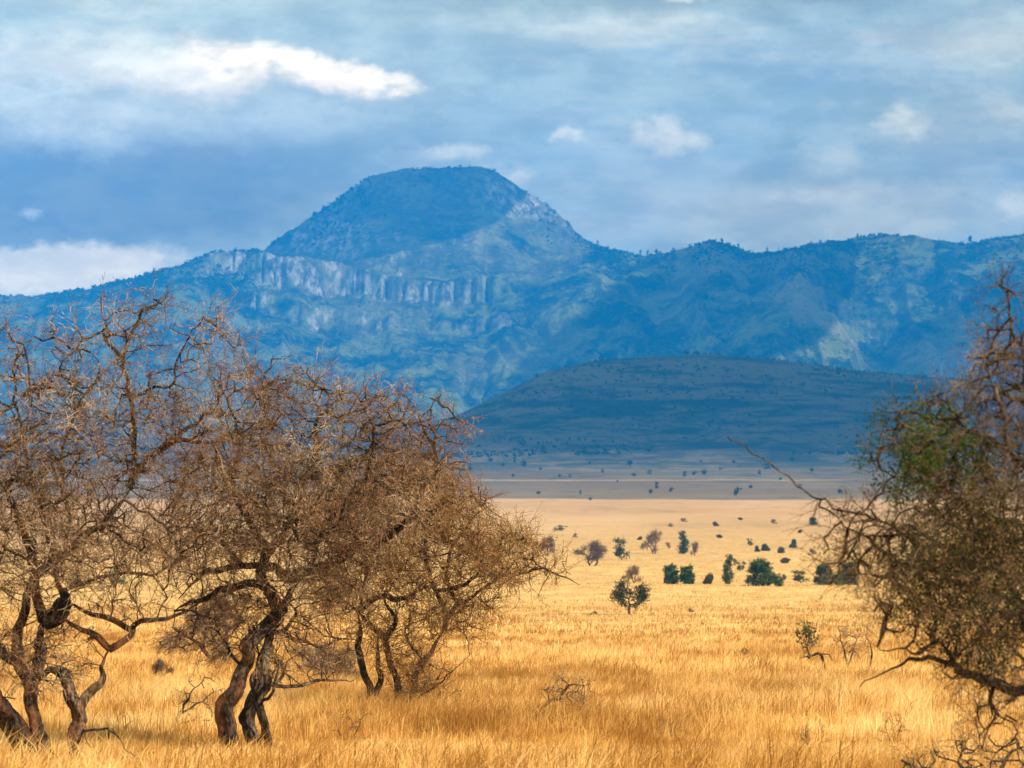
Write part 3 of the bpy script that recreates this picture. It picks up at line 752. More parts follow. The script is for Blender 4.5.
# right tree, nearest, partly leafy, out of focus
dD = 17.0
traced_tree('thorn_tree', (1090, 872), dD, 'tangled thorn tree with dark green leaves at the right edge', 'tree', None, [
    ('trunk', 34, 22, 0, [(1105, 885), (1098, 830), (1090, 780), (1078, 735), (1066, 704)]),
    ('limb', 15, 4, .1, [(1068, 708), (1040, 694), (1003, 693), (986, 686), (969, 675), (957, 666), (945, 650), (934, 638), (920, 624)]),
    ('limb', 7, 3, .1, [(955, 668), (935, 664), (913, 661), (900, 654), (880, 672), (862, 680)]),
    ('limb', 5, 3, -.2, [(940, 645), (915, 650), (900, 645), (884, 645), (884, 634)]),
    ('limb', 6, 3, .1, [(992, 694), (989, 712), (988, 730), (986, 752)]),
    ('limb', 13, 6, .3, [(1075, 730), (1055, 700), (1035, 675), (1030, 650), (1015, 600), (1000, 550), (1005, 500)]),
    ('limb', 20, 8, -.2, [(1066, 700), (1064, 640), (1050, 570), (1056, 500), (1040, 430), (1026, 370), (1014, 340)]),
    ('limb', 10, 4, -.3, [(1040, 430), (1018, 398), (1000, 384), (985, 370)]),
    ('limb', 9, 3, .3, [(1052, 560), (1000, 520), (960, 500), (930, 488), (900, 478), (880, 470)]),
    ('limb', 8, 3, -.3, [(1015, 600), (980, 590), (940, 570), (905, 545), (870, 530), (845, 520)]),
    ('limb', 3.2, 1.3, -.2, [(900, 532), (875, 512), (840, 502), (815, 492), (780, 475), (758, 456), (742, 440), (735, 430)]),
    ('limb', 8, 3, .2, [(1056, 500), (1010, 450), (970, 430), (930, 420), (900, 415)]),
    ('limb', 5, 2, .2, [(1014, 342), (1008, 320), (1004, 295), (1000, 272)]),
], [(1000, 470, 85, 90, 0, 1.0, 1300), (930, 450, 62, 48, 0, .7, 520), (915, 560, 62, 60, 0, .6, 620), (985, 590, 65, 60, 0, .8, 800), (1090, 520, 80, 160, 0, 1.0, 500),
    (1010, 365, 45, 45, 0, .6, 210), (865, 535, 42, 38, 0, .5, 120), (930, 625, 36, 28, 0, .4, 90), (1005, 300, 25, 35, 0, .3, 40), (960, 405, 36, 22, 0, .5, 60), (990, 650, 60, 50, .1, .6, 420), (1010, 700, 45, 50, .2, .5, 220), (905, 610, 45, 32, 0, .4, 160), (850, 560, 38, 32, 0, .4, 130)],
    44, per_att=1.25, clump=.5, step=.085, twig=(4, .19, .0028), mat_b=M_bark_r, mat_t=M_twig_g,
    leaf=[('green_leaves', M_leafgreen, .013, 6, .04, clumpy(in_px(915, 448, 70, 56, .75), .15)),
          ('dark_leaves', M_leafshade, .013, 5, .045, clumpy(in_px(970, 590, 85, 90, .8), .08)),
          ('olive_leaves', M_leafolive, .012, 4, .04, clumpy(in_px(990, 430, 90, 130, .5))),
          ('dry_leaves', M_leafdry, .010, 3, .03, in_px(920, 545, 110, 70, .4))])

# ------------------------------------------------------------------ bushes and trees out on the plain
def bush_mesh(seed, h, w, kind, root, detail=1.0, trunk=.25, stems=1, gaps=.5):
    """kind: round, tall, bare, open, arch; grows stems and branches into a random set of clumps and hangs leaves on them"""
    rg = np.random.default_rng(seed)
    nodes, par = [], []
    for s in range(stems):
        x = 0 if stems == 1 else rg.uniform(-.25, .25) * w; y = 0 if stems == 1 else rg.uniform(-.2, .2) * w
        p = np.array([x * .3, y * .3, -.15]); k0 = 0 if s else -1
        for k in range(max(3, int(trunk * h / (.05 * h)))):
            nodes.append(tuple(p)); par.append(k0); k0 = len(nodes) - 1
            p = p + np.array([rg.normal(0, .018) * h, rg.normal(0, .018) * h, .05 * h])
    n = int(260 * detail); clumps = []
    nc = {'tall': 7, 'open': 13, 'round': 11}.get(kind, 9)
    for c in range(nc):
        a = rg.uniform(0, 2 * np.pi); f = c / (nc - 1)
        if kind == 'tall': cx, cz, r = rg.uniform(0, .16) * w, (.2 + .75 * f) * h, (.42 - .22 * f) * w
        elif kind == 'round': cx, cz, r = rg.uniform(.08, .38) * w, (rg.uniform(.12, .45) if c % 2 else rg.uniform(.4, .85)) * h, rg.uniform(.12, .24) * w
        elif kind == 'open': cx, cz, r = rg.uniform(.12, .46) * w, rg.uniform(.15, .90) * h, rg.uniform(.07, .13) * w
        else: cx, cz, r = rg.uniform(.12, .44) * w, rg.uniform(.22, .90) * h, rg.uniform(.08, .18) * w
        if kind == 'round': cx *= 1.2 - .8 * cz / h; r *= 1.15 - .35 * cz / h
        clumps.append((np.array([cx * math.cos(a), cx * math.sin(a), cz]), r))
    if kind == 'bare': clumps.append((np.array([0, 0, .62 * h]), .34 * w)); n = int(n * 1.6)
    if kind == 'round': clumps.append((np.array([0, 0, .45 * h]), .30 * w))
    att = []
    for c, r in clumps:
        u = rg.normal(0, 1, (n // nc, 3)); u /= np.linalg.norm(u, axis=1, keepdims=True); u *= rg.random((len(u), 1)) ** .45
        q = c + u * np.array([r, r, r * .85]); q[:, 2] = np.clip(q[:, 2], .06 * h, None); att.append(q)
    st = .055 * max(h, w * .8)
    N, Pn = colonize(nodes, par, np.concatenate(att), st, 1.5 * max(h, w), st * 1.1, 60, rg=rg, bias=(0, 0, .12))
    load = np.full(len(N), 1e-9); kids = np.zeros(len(N), int)
    for i in range(len(N) - 1, -1, -1):
        if kids[i] == 0: load[i] = (.0045 * h) ** 2.2
        if Pn[i] >= 0: load[Pn[i]] += load[i]; kids[Pn[i]] += 1
    r = np.minimum(load ** (1 / 2.2), .05 * h)
    i = np.nonzero(Pn >= 0)[0]; D = N[i] - N[Pn[i]]; D /= np.linalg.norm(D, axis=1, keepdims=True) + 1e-9
    V, Fq = tubes(N[Pn[i]], N[i], r[Pn[i]], r[i], 4)
    thin = r[i] < .016 * h; Ni = N[i][thin]; Di = D[thin]
    bare = kind == 'bare'
    S0, S1, A0, A1, tips = twig_cloud(Ni, Di, rg, 6 if bare else 2, (.13 if bare else .10) * h, (.0036 if bare else .0028) * h, sub=2)
    V2, F2 = tubes(S0, S1, A0, A1, 3)
    return (V, Fq), (V2, F2), tips, rg
def bush(name, h, w, kind, seed, leafmat=None, twigmat=None, leaf_n=3, leafp=.8, lsize=.035, detail=1.0, trunk=.25, stems=1, bark=None):
    root = empty(name, (0, 0, 0))
    (V, Fq), (V2, F2), tips, rg = bush_mesh(seed, h, w, kind, root, detail, trunk, stems)
    mesh_obj('trunk', V, Fq, bark or M_bark_r, root)
    if kind in ('bare',) or leafmat is None:
        mesh_obj('crown', V2, F2, twigmat, root)
    else:
        tp = tips[rg.random(len(tips)) < leafp]
        L, Lf = leaf_cards(tp, rg, lsize * h * .8, leaf_n, .022 * h)
        mesh_obj('crown', L, Lf, leafmat, root)
        mesh_obj('twigs', V2, F2, twigmat or M_twig_g, root)
    return root

protos = {
    'dry_loose': lambda: bush('dry_bush', 2, 3.4, 'open', 131, None, M_twig_w, detail=.8, trunk=.1, stems=6, bark=M_twig),
    'green_round': lambda: bush('bush', 4, 5, 'round', 101, M_leafdark, M_bark_r, 3, .85, .040, 1.2, .12, 3),
    'green_fresh': lambda: bush('bush', 4, 5, 'round', 102, M_leafgreen, M_bark_r, 3, .85, .038, 1.2, .12, 3),
    'green_tall': lambda: bush('small_tree', 5, 2.6, 'tall', 103, M_leafdark, M_bark_r, 3, .85, .034, 1.1, .15, 1),
    'green_open': lambda: bush('small_tree', 4, 4.6, 'open', 104, M_leafshade, M_bark_r, 3, .6, .030, 1.8, .12, 1),
    'bare_grey': lambda: bush('bare_tree', 4.5, 5.5, 'bare', 105, None, M_twig_g, detail=1.3, trunk=.25, stems=2),
    'bare_pink': lambda: bush('bare_tree', 4.5, 4.6, 'bare', 106, None, M_twig, detail=1.2, trunk=.3, stems=2),
    'half_green': lambda: bush('small_tree', 4.5, 4.5, 'open', 107, M_leafdark, M_twig, 4, .45, .040, 1.2, .2, 2),
    'scrub_olive': lambda: bush('shrub', 2, 3, 'round', 108, M_leafolive, M_twig, 4, .8, .050, 1.0, .1, 4),
}
made = {}
def place(kind, px, py, hpx, wpx=None, label='', cat='bush', group=None, rz=None, name=None):
    """stand a plant at the ground point px, py; hpx = its height in thousandths of the picture width at that distance"""
    d = ground_at(px, py); x = (px - 512) / F * d
    if kind not in made: made[kind] = o = protos[kind](); o['_h'] = 1
    else: o = copy_tree(made[kind])
    if name: o.name = name
    H = hpx / F * d; h0 = {'dry_loose': 2, 'green_round': 4, 'green_fresh': 4, 'green_tall': 5, 'green_open': 4, 'bare_grey': 4.5, 'bare_pink': 4.5, 'half_green': 4.5, 'scrub_olive': 2}[kind]
    w0 = {'dry_loose': 3.4, 'green_round': 5, 'green_fresh': 5, 'green_tall': 2.6, 'green_open': 4.4, 'bare_grey': 5.5, 'bare_pink': 4.6, 'half_green': 4.5, 'scrub_olive': 3}[kind]
    s = H / h0; sw = s if wpx is None else wpx / F * d / w0
    o.location = (x, d, float(G(x, d)) - .04 * H); o.scale = (sw, sw, s); o.rotation_euler = (0, 0, random.uniform(0, 6.28) if rz is None else rz)
    if '_h' in o: del o['_h']
    tag(o, label, cat, group)
    return o
GB = 'bushes and small trees scattered on the golden plain'
LIST = [
 ('green_round', 671, 584, 22, 23, 'dark green rounded bush, left one of the touching pair on the plain', 'bush'),
 ('green_fresh', 687, 584, 21, 23, 'brighter green rounded bush, right one of the touching pair', 'bush'),
 ('scrub_olive', 709, 584, 12, 15, 'low olive bush just right of the touching green pair', 'bush'),
 ('green_tall', 728, 584, 28, 12, 'upright green tree left of the big conical green bush', 'tree'),
 ('green_round', 763, 586, 30, 38, 'largest dark green bush on the plain, broad and conical', 'bush'),
 ('half_green', 741, 571, 10, 11, 'small dark shrub behind and between two green bushes', 'shrub'),
 ('half_green', 801, 583, 13, 22, 'low dark grey green shrub right of the largest bush', 'bush'),
 ('green_round', 826, 585, 24, 28, 'dark bush seen through thin twigs of the right hand tree', 'bush'),
 ('green_fresh', 849, 585, 26, 30, 'rounded green bush close to the tangle of the right hand tree', 'bush'),
 ('bare_grey', 592, 566, 26, 36, 'wide grey leafless tree nearest to the golden acacia', 'tree'),
 ('half_green', 622, 560, 23, 20, 'dark half leafy tree right of the wide grey leafless one', 'tree'),
 ('bare_pink', 652, 554, 25, 22, 'pinkish brown leafless tree between two dark ones', 'tree'),
 ('green_tall', 683, 554, 22, 12, 'narrow dark green tree beside a small pinkish leafless one', 'tree'),
 ('bare_pink', 695, 556, 15, 10, 'small pinkish leafless tree touching a narrow green tree', 'tree'),
 ('bare_grey', 548, 556, 20, 20, 'pale leafless shrub behind the tip of the golden acacia', 'tree'),
 ('half_green', 561, 531, 6, 14, 'small dark bush alone far out left on the plain', 'bush'),
 ('green_round', 813, 525, 9, 10, 'small round dark bush alone at the far right of the plain', 'bush'),
 ('half_green', 750, 546, 8, 8, 'leftmost small green bush of the short far row', 'bush'),
 ('green_round', 757, 552, 7, 6, 'tiny green bush second in the short far row', 'bush'),
 ('green_round', 765, 551, 8, 11, 'squat green bush at the middle of the short far row', 'bush'),
 ('scrub_olive', 781, 553, 7, 11, 'olive green bush in the right half of the short far row', 'bush'),
 ('green_round', 793, 548, 10, 8, 'dark green bush at the right end of the short far row', 'bush'),
 ('scrub_olive', 785, 563, 6, 14, 'flat brownish shrub in front of the short far row', 'shrub'),
 ('bare_pink', 773, 524, 5, 8, 'small brown leafless bush far out above the short green row', 'bush'),
 ('scrub_olive', 715, 526, 5, 9, 'brown flat shrub far out near the shade line', 'shrub'),
 ('half_green', 671, 527, 4, 7, 'tiny dark shrub left of the pair far out on the plain', 'shrub'),
 ('bare_pink', 683, 522, 4, 9, 'tiny brown leafless shrub far out above the narrow green tree', 'shrub'),
 ('green_open', 629, 615, 36, 46, 'open branched small tree with sparse green leaves alone on the golden grass', 'tree'),
 ('bare_pink', 632, 583, 18, 22, 'brown leafless tree right behind the sparse green leaved one', 'tree'),
 ('scrub_olive', 594, 615, 4, 10, 'little brown shrub left of the sparse green leaved tree', 'shrub'),
 ('scrub_olive', 743, 661, 14, 18, 'small rounded dry shrub alone in the golden grass', 'shrub'),
 ('scrub_olive', 628, 649, 7, 10, 'tiny dark twiggy plant in grass below the sparse green leaved tree', 'shrub'),
 ('scrub_olive', 496, 655, 9, 14, 'small dry tuft like shrub right of the golden acacia', 'shrub'),
 ('scrub_olive', 770, 676, 8, 8, 'thin small shrub just left of the arched bare bush', 'shrub'),
 ('scrub_olive', 536, 545, 4, 6, 'speck of brown shrub left of the wide grey leafless tree far out', 'shrub'),
 ('bare_pink', 575, 538, 5, 6, 'tiny brown leafless shrub straight above the wide grey leafless tree', 'shrub'),
 ('scrub_olive', 640, 540, 4, 8, 'flat tiny shrub just above the pinkish leafless tree', 'shrub'),
 ('bare_pink', 668, 549, 7, 6, 'tiny brown shrub between the pinkish leafless tree and the narrow green one', 'shrub'),
 ('scrub_olive', 719, 538, 4, 9, 'flat brownish shrub between the narrow green tree and the short far row', 'shrub'),
 ('bare_pink', 735, 566, 8, 7, 'small bare shrub behind the upright green tree', 'shrub'),
 ('bare_grey', 783, 581, 7, 8, 'little grey bare shrub between the largest bush and the low one to its right', 'shrub'),
 ('scrub_olive', 740, 520, 3, 7, 'speck of shrub near the shade line above the short far row', 'shrub'),
 ('scrub_olive', 800, 533, 4, 7, 'speck of shrub left of the small round dark bush far right', 'shrub'),
 ('bare_pink', 812, 556, 8, 9, 'small brown leafless bush beside the right end of the short far row', 'shrub'),
 ('scrub_olive', 690, 612, 4, 9, 'low dry shrub in the golden grass below the touching green pair', 'shrub'),
 ('dry_loose', 350, 742, 34, 52, 'low dry bush in the front grass right of the thick trunked acacia', 'bush'),
 ('dry_loose', 440, 712, 26, 50, 'low dry bush in the grass right of the slim stemmed acacia base', 'bush'),
 ('dry_loose', 668, 742, 24, 50, 'small dry bush deep in the front grass right of centre', 'bush'),
 ('dry_loose', 812, 752, 28, 46, 'small dry bush deep in the front grass towards the thorn tree', 'bush'),
 ('dry_loose', 892, 742, 30, 44, 'small dry bush in the front grass left of the bottom right corner bush', 'bush'),
 ('bare_grey', 162, 684, 26, 24, 'thin leafless sapling in the gap between the two front acacias', 'tree'),
 ('bare_pink', 210, 668, 82, 96, 'dense leafless bush behind the thick trunked acacia', 'bush'),
 ('bare_pink', 330, 690, 46, 90, 'low leafless bush behind the gap between thick and slim acacia stems', 'bush'),
 ('half_green', 115, 586, 17, 22, 'dark bush seen under the left acacia crown', 'bush'),
 ('half_green', 80, 588, 16, 26, 'dark bush under the left acacia crown beside another, left one', 'bush'),
]
for k_, px, py, h_, w_, lab, cat_ in LIST:
    place(k_, px, py, h_, w_, lab, cat_, GB)

# bare branchy bushes in the middle grass, traced
dE = ground_at(830, 672)
traced_tree('bare_bush', (822, 672), dE, 'arched leafless bush with one small green clump on its left branch', 'bush', None, [
    ('stem', 3.2, 2.4, 0, [(827, 678), (826, 668), (824, 658), (818, 654), (808, 656), (800, 658)]),
    ('stem', 2.4, 1.6, 0, [(818, 655), (828, 655), (834, 662)]),
    ('stem', 2.4, 1.2, .2, [(808, 668), (810, 658), (806, 648), (808, 635), (806, 626)]),
], [(807, 636, 12, 13, 0, .5, 60), (815, 656, 20, 4, 0, .3, 20)], 55, step=.14, twig=(2, .2, .006), mat_b=M_bark_r, mat_t=M_twig,
    leaf=[('leaves', M_leafolive, .06, 3, .10, in_px(806, 634, 11, 12, .6))])
dE = ground_at(850, 668)
traced_tree('bare_bush', (848, 668), dE, 'spiky leafless bush right of the arched one with the green clump', 'bush', None, [
    ('stem', 2.4, 1.2, 0, [(848, 672), (847, 655), (842, 640), (838, 626)]),
    ('stem', 2.0, 1.2, .3, [(848, 668), (854, 650), (860, 634)]),
    ('stem', 2.0, 1.2, -.3, [(870, 668), (871, 652), (866, 634)]),
], [(852, 642, 22, 18, 0, 1.2, 150)], 56, step=.16, twig=(2, .3, .008), mat_b=M_bark_r, mat_t=M_twig, up=.4)
dE = ground_at(545, 726)
traced_tree('dead_bush', (540, 724), dE, 'leaning dry brown bush lying in the tall grass at the centre', 'bush', None, [
    ('stem', 5, 3, 0, [(532, 730), (540, 718), (550, 706), (562, 698), (575, 692)]),
    ('stem', 3, 2, .2, [(550, 706), (548, 694), (542, 690)]),
    ('stem', 3, 1.5, -.2, [(562, 698), (572, 684), (590, 682)]),
], [(568, 690, 26, 13, 0, .5, 150), (540, 716, 12, 10, 0, .3, 50), (575, 704, 18, 8, 0, .4, 40)], 57, step=.09, twig=(3, .16, .0045), mat_b=M_bark_r, mat_t=M_twig,
    leaf=[('dry_leaves', M_leafdry, .025, 2, .03, lambda T, rg: rg.random(len(T)) < .3)])
dE = ground_at(185, 735)
traced_tree('dead_bush', (178, 736), dE, 'sparse leafless sapling in the grass left of the thick split trunk', 'bush', None, [
    ('stem', 4, 2, 0, [(176, 742), (178, 725), (186, 710), (190, 692), (204, 676)]),
    ('stem', 3, 1.5, .2, [(183, 712), (200, 704), (222, 692)]),
    ('stem', 3, 1.5, -.2, [(180, 726), (196, 722), (212, 714)]),
], [(198, 700, 26, 26, 0, .4, 60)], 58, step=.09, twig=(1, .16, .004), mat_b=M_bark_r, mat_t=M_twig, up=.5)
dE = 24.0
traced_tree('fallen_branch', (84, 738), dE, 'thin crooked dead branch in the grass right of the left acacia trunks', 'branch', None, [
    ('stem', 4, 2, 0, [(78, 742), (84, 732), (90, 730), (104, 732), (115, 733), (124, 745), (132, 756)]),
    ('stem', 2, 1, .1, [(88, 731), (86, 740), (90, 752)]),
], [(112, 734, 12, 5, 0, .1, 8)], 59, step=.09, twig=(1, .10, .003), mat_b=M_bark_r, mat_t=M_twig)

dE = 20.0
traced_tree('dry_bush', (985, 812), dE, 'low dry twiggy bush in the bottom right corner under the thorn tree', 'bush', None, [
    ('stem', 7, 4, 0, [(985, 830), (980, 795), (965, 765), (955, 740)]),
    ('stem', 7, 4, .2, [(990, 830), (998, 790), (1010, 760), (1015, 735)]),
    ('stem', 5, 3, -.2, [(984, 820), (1005, 790), (1030, 765)]),
    ('stem', 5, 3, -.1, [(980, 825), (955, 800), (925, 775), (905, 760)]),
], [(985, 760, 75, 32, 0, .5, 420), (925, 780, 45, 20, 0, .4, 150)], 61, step=.085, twig=(3, .17, .0034), mat_b=M_bark_r, mat_t=M_twig, up=.4,
    leaf=[('dry_leaves', M_leafdry, .014, 2, .03, lambda T, rg: rg.random(len(T)) < .25)])

# ------------------------------------------------------------------ small trees dotting the shaded plain and the hill
def speck_mesh(seed, n=26):
    rg = np.random.default_rng(seed); V, Fq = [], []
    ctr = [np.array([rg.normal(0, .16), rg.normal(0, .16), .6 + rg.normal(0, .12)]) for _ in range(4)]
    pts = np.concatenate([c + rg.normal(0, .14, (n, 3)) for c in ctr])
    return leaf_cards(pts, rg, .14, 1, .02)
speck_l = []
for i in range(4):
    V, Fq = speck_mesh(300 + i); T0, T1 = tubes(np.array([[0, 0, -.1]]), np.array([[.03, 0, .6]]), np.array([.035]), np.array([.02]), 5)
    r0 = empty('distant_tree', (0, -300, -60)); mesh_obj('crown', V, Fq, M_leafdark, r0); mesh_obj('trunk', T0, T1, M_bark_r, r0); speck_l.append([r0, True])
def speck(k, x, y, z, h, w, label, group):
    e = speck_l[k]
    if e[1]: o = e[0]; e[1] = False
    else: o = copy_tree(e[0])
    o.location = (x, y, z); o.scale = (w, w, h); o.rotation_euler = (0, 0, random.uniform(0, 6.28))
    tag(o, label, 'tree', group); return o
rp = np.random.default_rng(77)
pts = [(490, 462, 5), (503, 466, 4), (515, 462, 5), (525, 467, 7), (513, 477, 4), (560, 477, 4), (570, 477, 3), (603, 473, 4), (630, 466, 7), (634, 476, 4), (650, 474, 4), (661, 459, 4), (679, 452, 5),
       (683, 455, 4), (685, 476, 5), (694, 475, 4), (705, 475, 6), (734, 463, 4), (766, 469, 6), (760, 475, 5), (811, 472, 5), (791, 461, 5), (657, 488, 6), (671, 492, 5), (650, 494, 6), (538, 494, 4), (580, 494, 4),
       (737, 494, 7), (736, 496, 6), (590, 500, 4), (745, 455, 5), (832, 458, 7), (841, 494, 6), (780, 480, 4), (800, 488, 4), (470, 470, 5), (455, 478, 5), (440, 468, 4), (420, 474, 5), (540, 470, 3), (617, 482, 3),
       (700, 462, 3), (720, 470, 3), (590, 464, 3), (640, 455, 3), (750, 488, 4)]
for i, (px, py, h) in enumerate(pts):
    d = ground_at(px, py + .5); x = (px - 512) / F * d; H = h / F * d
    speck(i % 4, x, d, float(G(x, d)), H, H * rp.uniform(1.0, 1.7), 'tiny dark tree on the shaded grey plain between hill and golden grass', 'distant trees dotting the shaded plain')
def hill_spot(px, py):
    d = np.linspace(4600, 6900, 1500); t = math.tan(PITCH - math.atan((py - 384) / F))
    und = hill_h((px - 512) / F * d, d) >= t * d
    i = int(np.argmax(und)) if und.any() else int(np.argmax(hill_h((px - 512) / F * d, d) / d))
    return float((px - 512) / F * d[i]), float(d[i])
for i, (px, py, h, lab) in enumerate([(686, 355, 5, 'left one of two small trees standing on the crest of the dark hill'), (696, 355, 5, 'right one of two small trees standing on the crest of the dark hill'),
        (602, 358, 4, 'small tree on the left shoulder of the dark hill crest'), (537, 378, 4, 'small tree on the left slope edge of the dark hill'), (735, 360, 4, 'small tree on the right shoulder of the dark hill crest'), (838, 374, 4, 'small tree on the far right crest of the dark hill')]):
    x, d = hill_spot(px, py); H = h / F * d
    speck(i % 4, x, d, float(hill_h(x, d)), H, H * 1.7, lab, 'trees on the crest of the dark hill')
# scrub band at the foot of the hill and over its slope, uncountable
def scatter_blobs(name, X, Y, Z, S, mat, label, cat, per=9, tall=1.0):
    rg = np.random.default_rng(5); n = len(X)
    c = np.stack([X, Y, Z], 1); c = np.repeat(c, per, 0); s = np.repeat(S, per)[:, None]
    u = rg.normal(0, .30, c.shape) * s; u[:, 2] = (np.abs(u[:, 2]) + .12 * s[:, 0]) * tall; p = c + u
    a = rg.normal(0, 1, p.shape); a /= np.linalg.norm(a, axis=1, keepdims=True)
    b = np.cross(a, rg.normal(0, 1, p.shape)); b /= np.linalg.norm(b, axis=1, keepdims=True)
    k = s * .42
    V = np.stack([p - a * k, p + b * k * .7, p + a * k, p - b * k * .7], 1).reshape(-1, 3)
    o = mesh_obj(name, V, np.arange(len(p) * 4).reshape(-1, 4), mat); tag(o, label, cat, kind='stuff'); return o
n = 7500
d = rp.uniform(4700, 6300, n); px = rp.uniform(300, 1100, n); x = (px - 512) / F * d; hz = hill_h(x, d); gz = G(x, d); z = np.maximum(hz, gz)
dens = np.where(z - zbase(d) < 12, .95, .34) * (fbm(x / 200, d / 260, 4) > .46)
m = rp.random(n) < dens; x, d, z = x[m], d[m], z[m]
scatter_blobs('scrub', x, d, z, rp.uniform(2.5, 7, len(x)), M_leafdark, 'dense dark scrub along the foot of the hill', 'scrub')

# ------------------------------------------------------------------ trees on the mountain
ridge = []
px = rp.uniform(-150, 1150, 5200)
yyv = np.arange(11600, 14500, 25.0)
X, Y = np.meshgrid((px - 512) / F, yyv); X = X * Y
Hh = mountain_h(X, Y); el_ = Hh / Y; top = np.argmax(el_, 0)
k = np.clip(top - (rp.exponential(5, len(px))).astype(int), 0, len(yyv) - 1)
i = np.arange(len(px)); xx = X[k, i]; yy_ = Y[k, i]; zz = Hh[k, i]
keep = ~((px > 375) & (px < 545) & (rp.random(len(px)) < .85)) & (fbm(px / 18, px * 0, 3) > .36)
scatter_blobs('forest', xx[keep], yy_[keep], zz[keep] - 3, rp.uniform(7, 17, keep.sum()), M_leafdark, 'forest covering the skyline ridge of the blue mountains', 'forest', 8, 1.2)
n = 26000
x = rp.uniform(-3000, 3000, n); y = rp.uniform(9300, 13200, n); z = mountain_h(x, y)
dens = sstep(.42, .58, fbm(x / 260 + 3, y / 260, 4))
m = rp.random(n) < dens
scatter_blobs('forest', x[m], y[m], z[m] - 3, rp.uniform(5, 10, m.sum()), M_leafdark, 'patchy forest on the flanks of the blue mountains', 'forest', 5, 1.1)
for i, (px_, h, lab) in enumerate([(970, 9, 'lone tall tree on the skyline ridge at the far right'), (656, 7, 'rightmost of three trees sticking up in the saddle right of the peak'), (641, 6, 'leftmost of three trees sticking up in the saddle right of the peak'),
        (648, 5, 'middle one of three small trees in the saddle right of the peak'), (739, 6, 'tree at the right foot of the small wooded knob on the ridge'), (722, 6, 'tree on top of the small wooded knob on the ridge'),
        (598, 6, 'tree on the skyline just below the right end of the summit slope'), (768, 5, 'small skyline tree where the long right hand ridge begins to rise'), (858, 5, 'tree near the highest point of the long right hand ridge')]):
    X1 = (px_ - 512) / F * yyv; H1 = mountain_h(X1, yyv); j = int(np.argmax(H1 / yyv)); H = h / F * yyv[j] * 1.15
    speck(i % 4, float(X1[j]), float(yyv[j]), float(H1[j]) - 3, H, H * .6, lab, 'trees standing out on the mountain skyline')

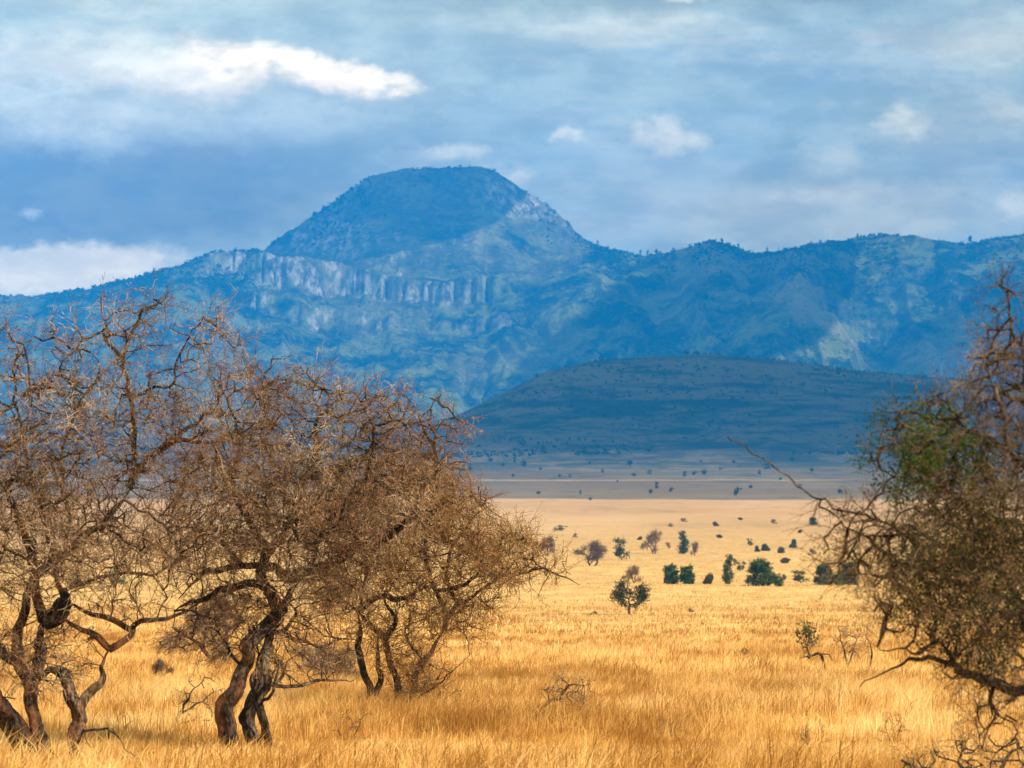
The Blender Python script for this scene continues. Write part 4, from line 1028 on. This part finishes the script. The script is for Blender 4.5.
# ------------------------------------------------------------------ grass
def blades(n, d0, d1, seed, w, h, lean, pow_=1.0, two=True, margin=3.0):
    rg = np.random.default_rng(seed)
    d = np.sqrt(rg.uniform(d0 ** 2, d1 ** 2, n)) if pow_ == 1 else d0 + (d1 - d0) * rg.random(n) ** pow_
    x = rg.uniform(-1, 1, n) * (d * .205 + margin)
    cl = fbm(x / 1.4 + 9, d / 1.4 + 4, 3); cl2 = fbm(x / 7 + 19, d / 9 + 14, 3)
    keep = rg.random(n) < sstep(.22, .62, cl) * .8 + .2
    x, d, cl, cl2 = x[keep], d[keep], cl[keep], cl2[keep]; n = len(x)
    z = G(x, d) - .02
    st = fbm(x / 26 + 3, d / 4.5 + np.log(d) * 4, 3)
    H = h * rg.uniform(.5, 1.35, n) * (.5 + .95 * cl) * (.5 + 1.0 * cl2) * (.45 + .75 * sstep(.36, .56, st))
    W = w * rg.uniform(.6, 1.4, n)
    gust = fbm(x / 3.5, d / 5, 3)
    a = rg.normal(0, 1.3, n); ln = lean * (.2 + 1.4 * gust) + rg.normal(0, .42, n)
    dx = np.cos(a) * ln; dy = np.sin(a) * ln + rg.normal(0, .15, n)
    th = rg.uniform(0, np.pi, n); wx = np.cos(th) * W / 2; wy = np.sin(th) * W / 2
    b = np.stack([x, d, z], 1); wv = np.stack([wx, wy, np.zeros(n)], 1)
    m1 = b + np.stack([dx * H * .28, dy * H * .28, H * .55], 1); t1 = b + np.stack([dx * H * .95, dy * H * .95, H * .92], 1)
    V = np.stack([b - wv, b + wv, m1 + wv * .8, m1 - wv * .8, t1], 1).reshape(-1, 3)
    i = np.arange(n)[:, None] * 5
    tone = np.repeat(np.clip(rg.normal(.5, .28, n), 0, 1), 5)
    return V, i + np.array([[0, 1, 2, 3]]), i + np.array([[3, 2, 4]]), tone
def stalks(n, d0, d1, seed, w, h):
    v, q, t3, tt = blades(n, d0, d1, seed, w, h, .5)
    c = v.reshape(-1, 5, 3); m = sstep(.50, .60, fbm(c[:, 0, 0] / 2.2 + 40, c[:, 0, 1] / 4 + 11, 3)) > rng.random(len(c)); c = c[m]
    i = np.arange(len(c))[:, None] * 5
    return c.reshape(-1, 3), i + np.array([[0, 1, 2, 3]]), i + np.array([[3, 2, 4]]), np.repeat(rng.uniform(-1.2, -.2, len(c)), 5)
parts = [blades(330000, 19, 60, 1, .008, .31, .45), blades(250000, 50, 150, 2, .018, .30, .45), stalks(110000, 19, 70, 6, .010, .40), stalks(60000, 60, 260, 7, .03, .40), blades(150000, 120, 900, 3, .07, .30, .4, 2.2)]
V = []; Q = []; T = []; tn = []; o0 = 0
for v, q, t3, tt in parts:
    V.append(v); Q.append(q + o0); T.append(t3 + o0); tn.append(tt); o0 += len(v)
g = mesh_obj('grass', np.concatenate(V), [np.concatenate(Q), np.concatenate(T)], grass_mat(), attrs={'tone': np.concatenate(tn)})
tag(g, 'tall dry golden grass covering the foreground', 'grass', kind='stuff')
#@@END@@

# ------------------------------------------------------------------ camera and render
cam = bpy.data.cameras.new('camera'); co = bpy.data.objects.new('camera', cam); C.objects.link(co)
co.location = (0, 0, 0); co.rotation_euler = (math.pi / 2 + PITCH, 0, 0)
cam.sensor_width = 36; cam.lens = 36 * F / 1024; cam.clip_start = .5; cam.clip_end = 60000
cam.dof.use_dof = True; cam.dof.focus_distance = 45; cam.dof.aperture_fstop = 4.0
sc.camera = co
sc.render.engine = 'CYCLES'
sc.cycles.use_denoising = True
sc.cycles.volume_bounces = 1
sc.cycles.max_bounces = 6; sc.cycles.diffuse_bounces = 2; sc.cycles.transmission_bounces = 3
sc.view_settings.view_transform = 'Standard'; sc.view_settings.look = 'None'
sc.view_settings.exposure = 0.72; sc.view_settings.gamma = 1.0
